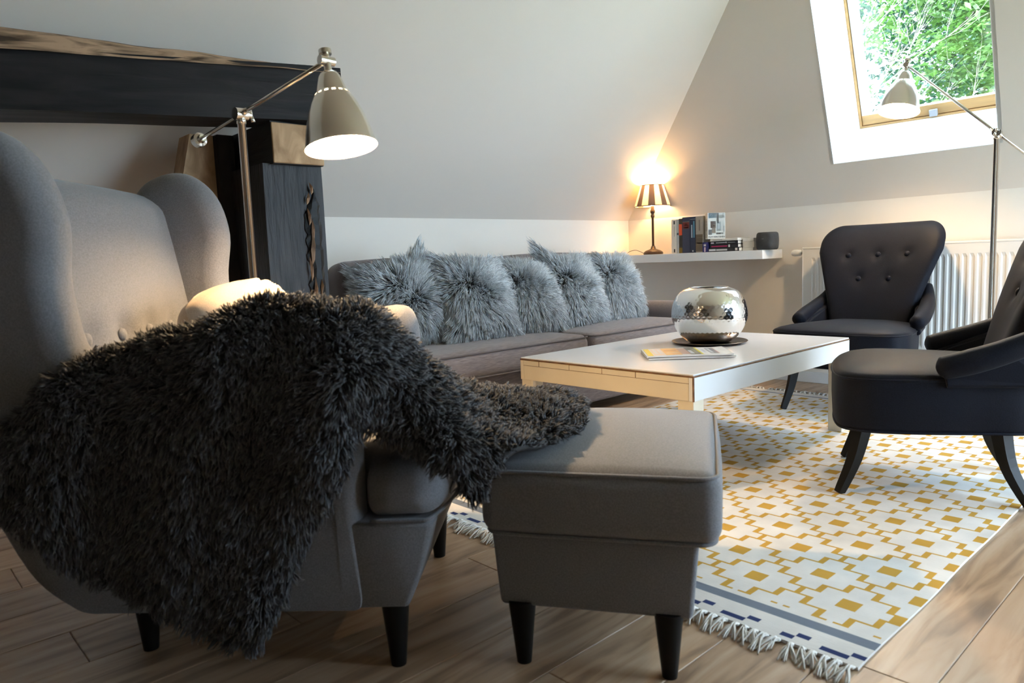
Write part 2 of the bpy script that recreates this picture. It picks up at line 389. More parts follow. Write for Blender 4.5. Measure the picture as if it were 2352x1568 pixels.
# fur: real tapered three-sided tufts rooted on a surface
def fur_mesh(name, V, F, count, length, width, comb, m, clump_n=600, clump=0.5, lift=0.8, droop=0.0, jitter=0.25, mask=None, seed=1, lenvar=0.35, curl=0.0):
    R = np.random.default_rng(seed); V = np.asarray(V, float)
    tris = []
    for f in F:
        for k in range(1, len(f)-1): tris.append((f[0], f[k], f[k+1]))
    T = np.array(tris); A, B, C = V[T[:, 0]], V[T[:, 1]], V[T[:, 2]]
    cr = np.cross(B-A, C-A); ar = np.linalg.norm(cr, axis=1)
    vn = np.zeros_like(V)
    for k in range(3): np.add.at(vn, T[:, k], cr)
    vn /= np.linalg.norm(vn, axis=1, keepdims=True)+1e-12
    w_ = ar.copy()
    if mask is not None: w_ *= mask((A+B+C)/3)
    idx = R.choice(len(T), size=count, p=w_/w_.sum())
    r1 = np.sqrt(R.random(count)); r2_ = R.random(count)
    wa, wb, wc = (1-r1)[:, None], (r1*(1-r2_))[:, None], (r1*r2_)[:, None]
    P = wa*A[idx]+wb*B[idx]+wc*C[idx]
    Nn = wa*vn[T[idx, 0]]+wb*vn[T[idx, 1]]+wc*vn[T[idx, 2]]; Nn /= np.linalg.norm(Nn, axis=1, keepdims=True)+1e-12
    D = comb(P, Nn); D = D-Nn*np.sum(D*Nn, 1, keepdims=True)
    D = Nn*lift+D+R.normal(0, jitter, (count, 3)); D /= np.linalg.norm(D, axis=1, keepdims=True)+1e-12
    L = length*(1+R.uniform(-lenvar, lenvar, count))[:, None]
    tip = P+D*L; tip[:, 2] -= droop*L[:, 0]
    # clump the tips together
    ci = R.choice(count, size=min(clump_n, count), replace=False); kd = KDTree(len(ci))
    for i, c in enumerate(ci): kd.insert(Vector(P[c]), i)
    kd.balance()
    near = np.array([kd.find(Vector(p))[1] for p in P]); ctip = tip[ci][near]
    tip = tip*(1-clump)+(ctip+(P-P[ci][near])*0.25)*clump
    mid = P*0.45+tip*0.55+Nn*L*0.16+R.normal(0, curl, (count, 3))*L
    rnd = np.clip(0.55*R.random(len(ci))[near]+0.45*R.random(count), 0, 1)
    ts = [0.0, 0.38, 0.72]; ws = [0.8, 1.0, 0.6]
    axis = tip-P; axis /= np.linalg.norm(axis, axis=1, keepdims=True)+1e-12
    rv = R.normal(0, 1, (count, 3)); S1 = np.cross(axis, rv); S1 /= np.linalg.norm(S1, axis=1, keepdims=True)+1e-12; S2 = np.cross(axis, S1)
    W = width*(0.7+0.6*R.random(count))[:, None]
    out = np.zeros((count, 10, 3)); al = np.zeros((count, 10))
    for q, (t, ww) in enumerate(zip(ts, ws)):
        c = (1-t)**2*P+2*t*(1-t)*mid+t*t*tip
        for k in range(3):
            a = 2*PI*k/3; out[:, q*3+k] = c+W*0.5*ww*(math.cos(a)*S1+math.sin(a)*S2)
        al[:, q*3:q*3+3] = t
    out[:, 9] = tip; al[:, 9] = 1.0
    quads = []; 
    for q in range(2):
        for k in range(3):
            k2 = (k+1) % 3; quads.append((q*3+k, q*3+k2, q*3+3+k2, q*3+3+k))
    tr = [(6+k, 6+(k+1) % 3, 9) for k in range(3)]
    lv = np.concatenate([np.array(quads).ravel(), np.array(tr).ravel()])
    off = (np.arange(count)*10)[:, None]; loops = (lv[None, :]+off).ravel()
    ls = np.concatenate([np.arange(6)*4, 24+np.arange(3)*3]); starts = (ls[None, :]+(np.arange(count)*33)[:, None]).ravel()
    me = bpy.data.meshes.new(name); me.vertices.add(count*10); me.vertices.foreach_set('co', out.ravel())
    me.loops.add(len(loops)); me.loops.foreach_set('vertex_index', loops.astype(np.int32))
    me.polygons.add(len(starts)); me.polygons.foreach_set('loop_start', starts.astype(np.int32))
    me.update(calc_edges=True)
    me.polygons.foreach_set('use_smooth', np.ones(len(starts), bool))
    a1 = me.attributes.new('along', 'FLOAT', 'POINT'); a1.data.foreach_set('value', al.ravel())
    a2 = me.attributes.new('strand', 'FLOAT', 'POINT'); a2.data.foreach_set('value', np.repeat(rnd, 10))
    me.materials.append(m); me.validate(); me.update()
    return me

# ================================================================== THE ROOM
XB, YA, KZ, CZ = 4.51, 3.52, 1.122, 2.55        # wall planes, knee height, flat ceiling
TA, TB = 1.07, 2.7                              # slope gradients
XMIN, YMIN = -3.6, -1.5
XT = XB-(CZ-KZ)/TB; YT = YA-(CZ-KZ)/TA

fl = struct('floor', MB().box((XMIN, YMIN, -0.12), (XB, YA, -0.012)), M['subfloor'])
PW, PL = 0.193, 1.285
pm_cache = {}
row = 0; y = YMIN
while y < YA-0.001:
    y1 = min(y+PW, YA); x = XMIN-random.uniform(0, PL)
    while x < XB-0.001:
        a, b = max(x, XMIN), min(x+PL, XB)
        if b-a > 0.03:
            key = (round(b-a, 3), round(y1-y, 3))
            if key not in pm_cache:
                mb = MB(); lx, ly = b-a-0.0012, y1-y-0.0012; c = 0.0016
                mb.add([(0,0,-.012),(lx,0,-.012),(lx,ly,-.012),(0,ly,-.012),(0,0,-c),(lx,0,-c),(lx,ly,-c),(0,ly,-c),(c,c,0),(lx-c,c,0),(lx-c,ly-c,0),(c,ly-c,0)],
                       [(0,3,2,1),(0,1,5,4),(1,2,6,5),(2,3,7,6),(3,0,4,7),(4,5,9,8),(5,6,10,9),(6,7,11,10),(7,4,8,11),(8,9,10,11)])
                pm_cache[key] = mb.mesh('plank', M['plank'])
            obj('plank', pm_cache[key], fl, (a, y, 0))
        x += PL
    y += PW; row += 1

struct('wall_left', MB().box((XMIN-0.12, YA, -0.12), (XB+0.12, YA+0.12, KZ)), M['plaster'])
struct('wall_right', MB().box((XB, YMIN-0.12, -0.12), (XB+0.12, YA, KZ)), M['plaster'])
struct('wall_back', MB().box((XMIN-0.12, YMIN-0.12, -0.12), (XMIN, YA, CZ+0.12)), mat('bounce_cut_dark', (0.09, 0.06, 0.045), 0.6, var=0.3, scale=3, stretch=(1, 6, 1)))  # unseen wall, coloured dark to cut light bouncing from behind the camera
FX0, FX1, FZ1 = 2.35, 4.35, 2.25
struct('wall_front', MB().box((XMIN, YMIN-0.12, -0.12), (FX0, YMIN, CZ+0.12)).box((FX1, YMIN-0.12, -0.12), (XB, YMIN, CZ+0.12)).box((FX0, YMIN-0.12, FZ1), (FX1, YMIN, CZ+0.12)).box((FX0, YMIN-0.12, -0.12), (FX1, YMIN, 0.05)), M['plaster'])
def added_doors():
    w = thing('window_3', 'white glazed doors added out of view to let in daylight', 'window'); w['kind'] = 'structure'  # doors added out of view to brighten the room
    yy0, yy1 = YMIN-0.09, YMIN-0.03; n3 = 3; wd = (FX1-FX0)/n3
    for k in range(n3):
        a, b = FX0+wd*k, FX0+wd*(k+1); f = 0.06
        for q in ((a, b, 0.05, 0.05+f), (a, b, FZ1-f, FZ1), (a, a+f, 0.05+f, FZ1-f), (b-f, b, 0.05+f, FZ1-f)):
            part('frame', MB().box((q[0], yy0, q[2]), (q[1], yy1, q[3])), M['lining'], w)
        part('pane', MB().box((a+f, yy0+.02, .05+f), (b-f, yy0+.03, FZ1-f)), M['glass'], w)
added_doors()
struct('ceiling', MB().box((XMIN-0.12, YMIN-0.12, CZ), (XT+0.05, YT+0.05, CZ+0.12)), M['slope'])
struct('baseboard_left', MB().bbox((XMIN, YA-0.014, 0), (XB, YA, 0.07), 0.003), M['white'])
struct('baseboard_right', MB().bbox((XB-0.014, YMIN, 0), (XB, YA-0.014, 0.07), 0.003), M['white'])
# left slope
nA = np.array([0, TA, 1.0]); nA /= np.linalg.norm(nA)
qa = np.array([(XMIN-0.1, YA, KZ), (XB, YA, KZ), (XT, YT, CZ), (XMIN-0.1, YT, CZ)])
def prism_poly(mb, pts, n, th):
    pts = np.array(pts); k = len(pts); vs = list(pts)+list(pts+np.array(n)*th)
    mb.add(vs, [tuple(range(k)), tuple(range(2*k-1, k-1, -1))]+[(i, k+i, k+(i+1) % k, (i+1) % k) for i in range(k)]); return mb
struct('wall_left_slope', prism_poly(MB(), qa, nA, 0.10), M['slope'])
# right slope with two roof window openings
nB = np.array([TB, 0, 1.0]); nB /= np.linalg.norm(nB); upB = np.array([-1, 0, TB]); upB /= np.linalg.norm(upB)
def onB(yy, zz): return (XB-(zz-KZ)/TB, yy, zz)
WZ0, WZ1 = 1.348, 2.36
WIN = [(1.066, 1.911), (-0.95, -0.105)]  # second entry is an unseen window added for more daylight
INS = 0.003
mb = MB()
def crY(zz): return YA-(zz-KZ)/TA
prism_poly(mb, [onB(YMIN-0.1, KZ), onB(crY(KZ), KZ), onB(crY(WZ0), WZ0), onB(YMIN-0.1, WZ0)], nB, 0.10)
prism_poly(mb, [onB(YMIN-0.1, WZ1), onB(crY(WZ1), WZ1), onB(crY(CZ), CZ), onB(YMIN-0.1, CZ)], nB, 0.10)
prism_poly(mb, [onB(WIN[0][1], WZ0), onB(crY(WZ0), WZ0), onB(crY(WZ1), WZ1), onB(WIN[0][1], WZ1)], nB, 0.10)
prism_poly(mb, [onB(WIN[1][1], WZ0), onB(WIN[0][0], WZ0), onB(WIN[0][0], WZ1), onB(WIN[1][1], WZ1)], nB, 0.10)
prism_poly(mb, [onB(YMIN-0.1, WZ0), onB(WIN[1][0], WZ0), onB(WIN[1][0], WZ1), onB(YMIN-0.1, WZ1)], nB, 0.10)
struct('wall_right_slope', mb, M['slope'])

def roof_window(idx, y0, y1):
    # lining boards flare from the opening to the frame 0.43 m out
    dep = 0.435; base = np.array(onB(0, WZ0)); top = np.array(onB(0, WZ1))
    fb = base+nB*dep+upB*0.095; ft = top+nB*dep+upB*0.16
    y0f, y1f = y0-0.0, y1
    w = thing('window_%d' % idx, 'white-lined roof window with pine sash' if idx == 1 else 'second roof window added out of view for more daylight', 'window')
    w['kind'] = 'structure'
    y0 += INS; y1 -= INS; base = base+upB*INS; top = top-upB*INS
    P = lambda p, yy: (p[0], yy, p[2])
    th = 0.02
    def board(name, pts, out):
        return part(name, prism_poly(MB(), pts, out, th), M['lining'], w)
    board('lining', [P(base, y0), P(base, y1), P(fb, y1), P(fb, y0)], np.array([0.35, 0, -0.93]))
    board('lining', [P(top, y1), P(top, y0), P(ft, y0), P(ft, y1)], np.array([-0.3, 0, 0.95]))
    board('lining', [P(base, y1), P(top, y1), P(ft, y1), P(fb, y1)], np.array([0, 1.0, 0]))
    board('lining', [P(top, y0), P(base, y0), P(fb, y0), P(ft, y0)], np.array([0, -1.0, 0]))
    # fixed frame and sash, built in the tilted plane: a = along Y, b = up the slope, c = outwards
    L = np.linalg.norm(ft-fb)
    def tri(a, b, c): return fb*np.array([1, 0, 1])+np.array([0, a, 0])+upB*b+nB*c
    def bar(name, a0, a1, b0, b1, c0, c1, m, par=w):
        vs = [tri(a, b, c) for c in (c0, c1) for (a, b) in ((a0, b0), (a1, b0), (a1, b1), (a0, b1))]
        return part(name, MB().add(vs, [(0,3,2,1),(4,5,6,7),(0,1,5,4),(1,2,6,5),(2,3,7,6),(3,0,4,7)]), m, par)
    fwid = 0.012
    bar('frame', y0-0.02, y0+fwid, -0.02, L+0.02, 0, 0.09, M['pine']); bar('frame', y1-fwid, y1+0.02, -0.02, L+0.02, 0, 0.09, M['pine'])
    bar('frame', y0+fwid, y1-fwid, -0.02, fwid, 0, 0.09, M['pine']); bar('frame', y0+fwid, y1-fwid, L-fwid, L+0.02, 0, 0.09, M['pine'])
    s0, s1, g = y0+fwid+0.004, y1-fwid-0.004, 0.062
    bar('sash_rail', s0, s1, fwid+0.004, fwid+g, 0.012, 0.075, M['pine']); bar('sash_rail', s0, s1, L-fwid-g, L-fwid-0.004, 0.012, 0.075, M['pine'])
    bar('sash_stile', s0, s0+g*0.6, fwid+g, L-fwid-g, 0.012, 0.075, M['lining']); bar('sash_stile', s1-g*.6, s1, fwid+g, L-fwid-g, 0.012, 0.075, M['lining'])  # stiles coloured white to stand for blown-out daylight on the sash
    bar('pane', s0+g*0.6, s1-g*0.6, fwid+g, L-fwid-g, 0.04, 0.05, M['glass'])
    bar('latch', (s0+s1)/2-0.02, (s0+s1)/2+0.02, fwid-0.004, fwid+0.035, -0.010, 0.012, flat((.45, .46, .48)))
    return w
roof_window(1, *WIN[0]); roof_window(2, *WIN[1])
def portal(name, corners):
    c = [Vector(p) for p in corners]; cen = sum(c, Vector())/4; ux = (c[1]-c[0]); uy = (c[3]-c[0])
    ld = bpy.data.lights.new(name, 'AREA'); ld.shape = 'RECTANGLE'; ld.size = ux.length; ld.size_y = uy.length; ld.energy = 1.0
    o = bpy.data.objects.new(name, ld); COL.objects.link(o); z = ux.normalized().cross(uy.normalized())
    o.matrix_world = Matrix.Translation(cen) @ Matrix((ux.normalized(), uy.normalized(), z)).transposed().to_4x4()
    ld.cycles.is_portal = True
for (a, b) in WIN:
    f0 = np.array(onB(0, WZ0))+nB*0.55; f1 = np.array(onB(0, WZ1))+nB*0.55
    portal('sky_portal', [(f0[0], b, f0[2]), (f0[0], a, f0[2]), (f1[0], a, f1[2]), (f1[0], b, f1[2])][::-1])
portal('sky_portal', [(FX0, YMIN-.14, .05), (FX1, YMIN-.14, .05), (FX1, YMIN-.14, FZ1), (FX0, YMIN-.14, FZ1)][::-1])
# ================================================================== OUTDOORS
def leaf_cloud(name, center, radii, n, size, seed, m):
    R = np.random.default_rng(seed); c = np.array(center); rad = np.array(radii)
    nb = n//26; bc = R.normal(0, 0.42, (nb, 3)); bc /= np.maximum(1, np.linalg.norm(bc, axis=1, keepdims=True)); V = []; F = []
    bc = c+bc*rad; sp = R.normal(0, 1, (nb, 3)); sp[:, 2] = -0.25*np.abs(sp[:, 2]); sp /= np.linalg.norm(sp, axis=1, keepdims=True)
    for b, s_ in zip(bc, sp):
        side = np.cross(s_, (0, 0, 1)); side /= np.linalg.norm(side)+1e-9
        for k in range(26):
            t = k/25.0; p = b+s_*(t-0.5)*size*9+R.normal(0, size*0.5, 3); p[2] -= (t-.5)**2*size*3
            d = (s_*0.7+side*(1 if k % 2 else -1)*0.9+R.normal(0, .3, 3)); d /= np.linalg.norm(d)
            n_ = np.cross(d, R.normal(0, 1, 3)+np.array([0, 0, 2.0])); n_ /= np.linalg.norm(n_)+1e-9
            L = size*(0.8+R.random()*0.9); w = L*0.26; o = len(V)
            V += [p, p+d*L*.45+n_*w, p+d*L+np.array([0, 0, -L*.15]), p+d*L*.45-n_*w]; F.append((o, o+1, o+2, o+3))
    return MB().add(V, F).mesh(name, m)
m_leaf = mat('leaf_green', (0.10, 0.19, 0.04), 0.6, var=0.5, scale=1.6)
m_leaf2 = mat('leaf_bluegreen', (0.03, 0.085, 0.045), 0.6, var=0.5, scale=1.6)
m_bark = mat('tree_bark', (0.16, 0.12, 0.09), 0.9)
m_twig = mat('pale_twig', (0.26, 0.22, 0.18), 0.8)
def tree(name, label, x, y, zc, radii, n, size, seed, m):
    t = thing(name, label, 'tree', (x, y, -4.0)); R = random.Random(seed)
    mb = MB(); top = zc+4.0+radii[2]*0.6
    mb.tube([(0, 0, 0), (0.05, 0, top*.5), (0, 0.05, top)], [0.22, 0.15, 0.04], 8)
    for k in range(14):
        a = R.uniform(0, 2*PI); z = R.uniform(zc+4-radii[2]*.8, top); r_ = radii[0]*R.uniform(.5, .9)
        mb.tube([(0, 0, z), (r_*.5*math.cos(a), r_*.5*math.sin(a), z+.05), (r_*math.cos(a), r_*math.sin(a), z-.25)], [0.045, 0.03, 0.008], 5)
    part('trunk', mb, m_bark, t)
    o = obj('foliage', leaf_cloud('foliage', (0, 0, zc+4.0), radii, n, size, seed, m), t); o['kind'] = 'stuff'
    return t
tree('garden_tree', 'bright green leafy tree outside the roof window', 9.6, 2.0, 3.6, (1.3, 1.75, 2.4), 30000, 0.065, 3, m_leaf)
tree('garden_tree', 'dark blue-green conifer standing behind the leafy tree', 13.6, 3.3, 4.8, (1.9, 2.3, 3.2), 26000, 0.10, 5, m_leaf2)
bt = thing('bare_tree', 'pale bare-twigged shrub between window and green tree', 'tree', (6.9, 2.75, -4.0)); mbt = MB(); Rb = random.Random(4)
def twig(p, d, L, r, depth):
    pts = [p]; q = Vector(p); dd = Vector(d)
    for k in range(4):
        dd = (dd+Vector((Rb.uniform(-.25, .25), Rb.uniform(-.25, .25), Rb.uniform(-.12, .2)))).normalized(); q = q+dd*L/4; pts.append(tuple(q))
    mbt.tube(pts, [r, r*.85, r*.7, r*.55, r*.4], 5)
    if depth > 0:
        for k in range(4):
            b = pts[Rb.randint(1, 4)]; nd = (dd+Vector((Rb.uniform(-.9, .9), Rb.uniform(-.9, .9), Rb.uniform(-.5, .6)))).normalized()
            twig(b, nd, L*Rb.uniform(.5, .75), r*.5, depth-1)
mbt.tube([(0, 0, 0), (0.05, 0.02, 3.0), (0, 0, 5.4)], [0.06, 0.04, 0.02], 7)
for k in range(7): twig((0, 0, 5.2+0.15*k), (Rb.uniform(-.4, .4), Rb.uniform(-.9, .9), Rb.uniform(.3, .8)), 0.75, 0.007, 3)
part('branches', mbt, m_twig, bt, True)
struct('ground', MB().box((-20, -25, -4.3), (40, 35, -4.0)), mat('garden_grass', (0.12, 0.20, 0.06), 0.95, var=0.3, scale=0.6), label='garden lawn below the house')

# ================================================================== TIMBER FRAME
def rough_box(mb, a, b, seg, amp, seed, mi=0, yaw_pts=None):
    """box with hewn, slightly wavy faces; long axis = x in local space"""
    R = np.random.default_rng(seed); a = np.array(a); b = np.array(b); V = []; F = []
    ring = []
    ny, nz = 5, 5
    for i in range(ny): ring.append((i/ny, 0))
    for i in range(nz): ring.append((1, i/nz))
    for i in range(ny): ring.append((1-i/ny, 1))
    for i in range(nz): ring.append((0, 1-i/nz))
    m_ = len(ring)
    for s in range(seg+1):
        x = a[0]+(b[0]-a[0])*s/seg
        for (u, v) in ring:
            yy = a[1]+(b[1]-a[1])*u; zz = a[2]+(b[2]-a[2])*v
            nn = mnoise.noise_vector(Vector((x*1.7+seed, yy*5, zz*5)))*amp
            V.append((x, yy+nn.y, zz+nn.z))
    for s in range(seg):
        for k in range(m_):
            k2 = (k+1) % m_; F.append((s*m_+k, s*m_+k2, (s+1)*m_+k2, (s+1)*m_+k))
    F.append(tuple(range(m_-1, -1, -1))); F.append(tuple(seg*m_+k for k in range(m_)))
    return mb.add(V, F, mi)
tf = thing('timber_frame', 'old dark hewn timber frame with post and long beam', 'beam', (1.33, 2.83, 0))
def place(o, x_axis, origin):
    x = Vector(x_axis).normalized(); yv = Vector((0, 0, 1)).cross(x).normalized(); z = x.cross(yv)
    o.matrix_local = Matrix.Translation(-Vector((1.33, 2.83, 0))) @ Matrix.Translation(Vector(origin)) @ Matrix((x, yv, z)).transposed().to_4x4()
# long beam: local x runs from the left end to the right end
bl, br = Vector((-1.6, 3.09, 1.295)), Vector((1.535, 2.59, 1.4225)); ax = br-bl; Lb = ax.length
mb = MB(); rough_box(mb, (0, 0, 0), (Lb, 0.22, 0.205), 26, 0.014, 3)
bo = part('beam', mb, M['beam'], tf, True); place(bo, ax, bl); shade_auto(bo, 50)
mb = MB(); V = []; F = []; segs = 44; m_ = 9
for s in range(segs+1):
    x = Lb*s/segs
    hgt = 0.012+0.062*max(0, min(1, (Lb-x)/1.25))+0.012*mnoise.noise(Vector((x*3, 1, 4)))
    for k in range(m_):
        t = k/(m_-1); z = 0.186+(hgt+0.012)*min(1, t*1.6)-0.02*max(0, t-.6) ; yv = -0.010+0.07*t+0.15*max(0, t-.55)
        V.append((x, yv+0.02*mnoise.noise(Vector((x*4, t*3, 9))), z+0.006*mnoise.noise(Vector((x*7, t*5, 2)))))
for s in range(segs):
    for k in range(m_-1): F.append((s*m_+k, (s+1)*m_+k, (s+1)*m_+k+1, s*m_+k+1))
mb.add(V, F); w_o = part('waney_edge', mb, M['bark'], tf, True, 'pale bark edge along the top of the beam'); place(w_o, ax, bl)
# post (local x = up)
mb = MB(); rough_box(mb, (0, 0, 0), (1.255, 0.24, 0.32), 14, 0.008, 8)
po = part('post', mb, mat('dark_timber_x', (0.010, 0.0095, 0.011), 0.5, col2=(0.035, 0.032, 0.034), scale=2.5, stretch=(1.2, 9, 9), bump=0.6, bscale=8, bdist=0.006, spec=0.3), tf, True)
po.matrix_local = Matrix.Translation((1.215-1.33, 2.67-2.83, 0)) @ Matrix(((0, 1, 0, 0), (0, 0, 1, 0), (1, 0, 0, 0), (0, 0, 0, 1))); shade_auto(po, 50)
# torn gouge with splinters running down the right edge of the post
Rs = random.Random(5); V = []; F = []; lw = 0.02; rw2 = 0.02
for k in range(40):
    z = 0.40+k*0.0195; cx = 1.414; lw = min(.046, max(.012, lw+Rs.uniform(-.016, .016))); rw2 = min(.026, max(.008, rw2+Rs.uniform(-.01, .01)))
    if k > 36: lw *= .4; rw2 *= .5
    V += [(cx-lw, 2.6625, z), (cx-lw*.45, 2.6585-Rs.uniform(0, .003), z+.006), (cx+rw2*.4, 2.6575-Rs.uniform(0, .003), z-.004), (cx+rw2, 2.6625, z)]
for k in range(39):
    for q in range(3): F.append((k*4+q, k*4+q+1, k*4+5+q, k*4+4+q))
part('gouge', MB().add([(x-1.33, yy-2.83, z) for x, yy, z in V], F), M['black_wood'], tf, False, 'dark torn gouge on the post edge')
for (z, x, L_, w, tl) in ((.62, 1.392, .15, .010, -.010), (.70, 1.386, .12, .008, .008), (.86, 1.384, .14, .011, .012), (.80, 1.378, .10, .006, -.004), (.95, 1.392, .10, .007, .004), (1.02, 1.384, .07, .006, -.006), (.50, 1.398, .13, .010, .004), (.53, 1.412, .08, .006, .004), (1.10, 1.378, .05, .007, .010), (.74, 1.414, .07, .005, .006), (1.14, 1.40, .05, .006, -.008)):
    V = [(x, 2.656, z), (x+w, 2.650, z+L_*.2), (x+w*.6+tl*.5, 2.643-Rs.uniform(0, .006), z+L_*.6), (x+tl, 2.654, z+L_), (x-w*.7+tl*.4, 2.650, z+L_*.5), (x+w*.2, 2.664, z+L_*.4)]
    part('splinter', MB().add([(a-1.33, b-2.83, c) for a, b, c in V], [(0, 1, 2, 4), (2, 3, 4), (0, 4, 5), (4, 3, 5), (3, 2, 5), (2, 1, 5), (1, 0, 5)]), M['scar'], tf)
# stub beam along Y with pale sawn end
mb = MB(); rough_box(mb, (0, 0, 0), (0.72, 0.212, 0.155), 8, 0.006, 11)
st = part('stub_beam', mb, M['beam'], tf, True)
st.matrix_local = Matrix.Translation((1.458-1.33, 2.645-2.83, 1.252)) @ Matrix(((0, -1, 0, 0), (1, 0, 0, 0), (0, 0, 1, 0), (0, 0, 0, 1))); shade_auto(st, 50)
part('sawn_end', MB().bbox((1.246-1.33, 2.636-2.83, 1.254), (1.457-1.33, 2.646-2.83, 1.404), 0.004), M['rawwood'], tf, False, 'pale sawn end grain of the stub beam')
# brace behind, pale face to the left
mb = MB(); mb.prism([(0.985, 1.02), (1.075, 1.40), (1.17, 1.40), (1.17, 1.02)], 'y', 3.0, 3.12)
o = part('brace', MB().add([(v[0]-1.33, v[1]-2.83, v[2]) for v in mb.v], mb.f), M['rawwood'], tf)
part('brace_post', MB().bbox((1.165-1.33, 2.96-2.83, 0), (1.235-1.33, 3.14-2.83, 1.40), 0.004), M['beam_v'], tf)

# ================================================================== WING ARMCHAIR
CH = thing('wing_armchair', 'grey fabric wing armchair with buttoned back and black tapered legs', 'armchair', (1.01, 1.457, 0), math.radians(44))
prof = catmull([(0.11, 0.138), (0.082, 0.139), (0.070, 0.152), (0.066, 0.19), (0.060, 0.28), (0.05, 0.45), (0.045, 0.60), (0.055, 0.70), (0.11, 0.737), (0.30, 0.70), (0.48, 0.668), (0.585, 0.70), (0.612, 0.83), (0.600, 0.96), (0.632, 1.07), (0.70, 1.135), (0.78, 1.140), (0.86, 1.09),
                (0.905, 0.95), (0.90, 0.72), (0.86, 0.45), (0.78, 0.24), (0.70, 0.16), (0.66, 0.139), (0.60, 0.138), (0.40, 0.138), (0.20, 0.138)], 5, True)
def lat_side(sg):
    return lambda yy, z: sg*(0.275+0.075*min(1, max(0, (z-0.14)/0.5)) + 0.02*max(0, (z-0.75)/0.4))
for sg in (-1, 1):
    V, F = slab_vf(prof, 0.105, 0.05, lat_side(sg), 6, lambda yy, z: min(1.0, max(0.06, (z-0.15)/0.35)))
    side = vf_part('side_panel', (V, F), M['grey_fab'], CH); shade_auto(side, 60)
# back: padded inner face with button dents
BTN = [(-0.182, 0.712), (-0.063, 0.712), (0.057, 0.712), (0.176, 0.712), (-0.122, 0.88), (0.0, 0.88), (0.122, 0.88)]
BTN = BTN[:4]
V = []; F = []; nu, nv = 49, 49
def back_y(x, z):
    t = (z-0.40)/0.69
    yy = 0.665+0.055*t+0.06*t*t-0.035*math.cos(min(1, abs(x)/0.33)*PI/2)*(1-0.3*t)
    for bx, bz in BTN:
        d = math.hypot((x-bx)/0.042, (z-bz)/0.042); yy += 0.020*math.exp(-d*d)
        if z < bz: yy += 0.007*math.exp(-((x-bx)/0.008)**2)*min(1, (bz-z)/0.03)*(1 if bz-z < .25 else 0)
    if t > 0.9: yy += 0.07*((t-0.9)/0.1)**2
    return yy
for j in range(nv):
    z = 0.40+0.69*j/(nv-1)
    for i in range(nu):
        x = -0.33+0.66*i/(nu-1); V.append((x, back_y(x, z), z + (0.0 if j < nv-1 else -0.004)))
for j in range(nv-1):
    for i in range(nu-1): F.append((j*nu+i, j*nu+i+1, (j+1)*nu+i+1, (j+1)*nu+i))
o0 = len(V)
for j in range(nv):
    z = 0.30+0.78*j/(nv-1)
    for i in range(nu):
        x = -0.33+0.66*i/(nu-1); V.append((x, 0.775+0.11*(j/(nv-1))-0.02*(1 if j == nv-1 else 0), z))
for j in range(nv-1):
    for i in range(nu-1): F.append((o0+j*nu+i, o0+(j+1)*nu+i, o0+(j+1)*nu+i+1, o0+j*nu+i+1))
for i in range(nu-1):
    F.append(((nv-1)*nu+i, (nv-1)*nu+i+1, o0+(nv-1)*nu+i+1, o0+(nv-1)*nu+i)); F.append((i+1, i, o0+i, o0+i+1))
bk = vf_part('backrest', (V, F), M['grey_fab'], CH)
for bx, bz in BTN:
    me = MB().lathe([(0.0001, 0.008), (0.009, 0.007), (0.0145, 0.003), (0.0155, 0.0), (0.012, -0.004), (0.0001, -0.005)], 16).mesh('button', M['grey_fab'], True)
    obj('button', me, bk, (bx, back_y(bx, bz)-0.004, bz), (math.radians(82), 0, 0))
# seat: front rail curving under, loose cushion on top
rail = [(0.088, 0.142), (0.0, 0.142)]+[tuple(p) for p in catmull([(-0.020, 0.142), (-0.036, 0.147), (-0.062, 0.19), (-0.092, 0.25), (-0.112, 0.31), (-0.114, 0.328), (-0.10, 0.338)], 4)]+[(0.0, 0.338), (0.088, 0.338)]
V, F = slab_vf(rail, 0.60, 0.010, lambda yy, z: 0.0, 3); Vn = []
for x, yy, z in V:
    hw = 0.322+0.032*min(1, max(0, (z-0.14)/0.2)); Vn.append((x/0.30*hw, yy+0.03*(x/0.30)**4*max(0, min(1, -yy/0.1)), z))
shade_auto(vf_part('front_rail', (Vn, F), M['grey_fab'], CH), 50)
part('seat_frame', MB().bbox((-0.25, 0.05, 0.145), (0.25, 0.78, 0.336), 0.01), M['grey_fab'], CH)
V, F = cushion_vf((0.54, 0.80, 0.122), 0.045, 4, 15, (0.0, 0.0, 0.018)); V = V+np.array([0, 0.272, 0.402])
V[:, 1] += np.where(V[:, 1] < 0.045, 0.03*(V[:, 0]/0.27)**4, 0.0); V[:, 0] *= np.where(V[:, 1] < 0.05, 1.31, 1.0)
sc_ = vf_part('seat_cushion', (V, F), M['grey_fab'], CH)
part('piping', MB().tube(catmull([(-.352, .035, .342), (-.352, -.06, .342), (-.335, -.088, .342), (-.2, -.116, .342), (0, -.124, .342), (.2, -.116, .342), (.335, -.088, .342), (.352, -.06, .342), (.352, .035, .342)], 4), 0.004, 6), M['grey_fab'], sc_, True)
LEG = MB().lathe([(0.0001, 0.15), (0.030, 0.15), (0.029, 0.13), (0.0165, 0.0), (0.0001, 0.0)], 20).mesh('leg', M['black_wood'], True)
for (x, yy, tx, ty) in ((-0.285, 0.010, -.05, -.04), (0.285, 0.010, .05, -.04), (-0.215, 0.60, -.04, .05), (0.215, 0.60, .04, .05)):
    o = obj('leg', LEG, CH, (x+tx*.0, yy+ty*.0, 0)); shade_auto(o, 50)

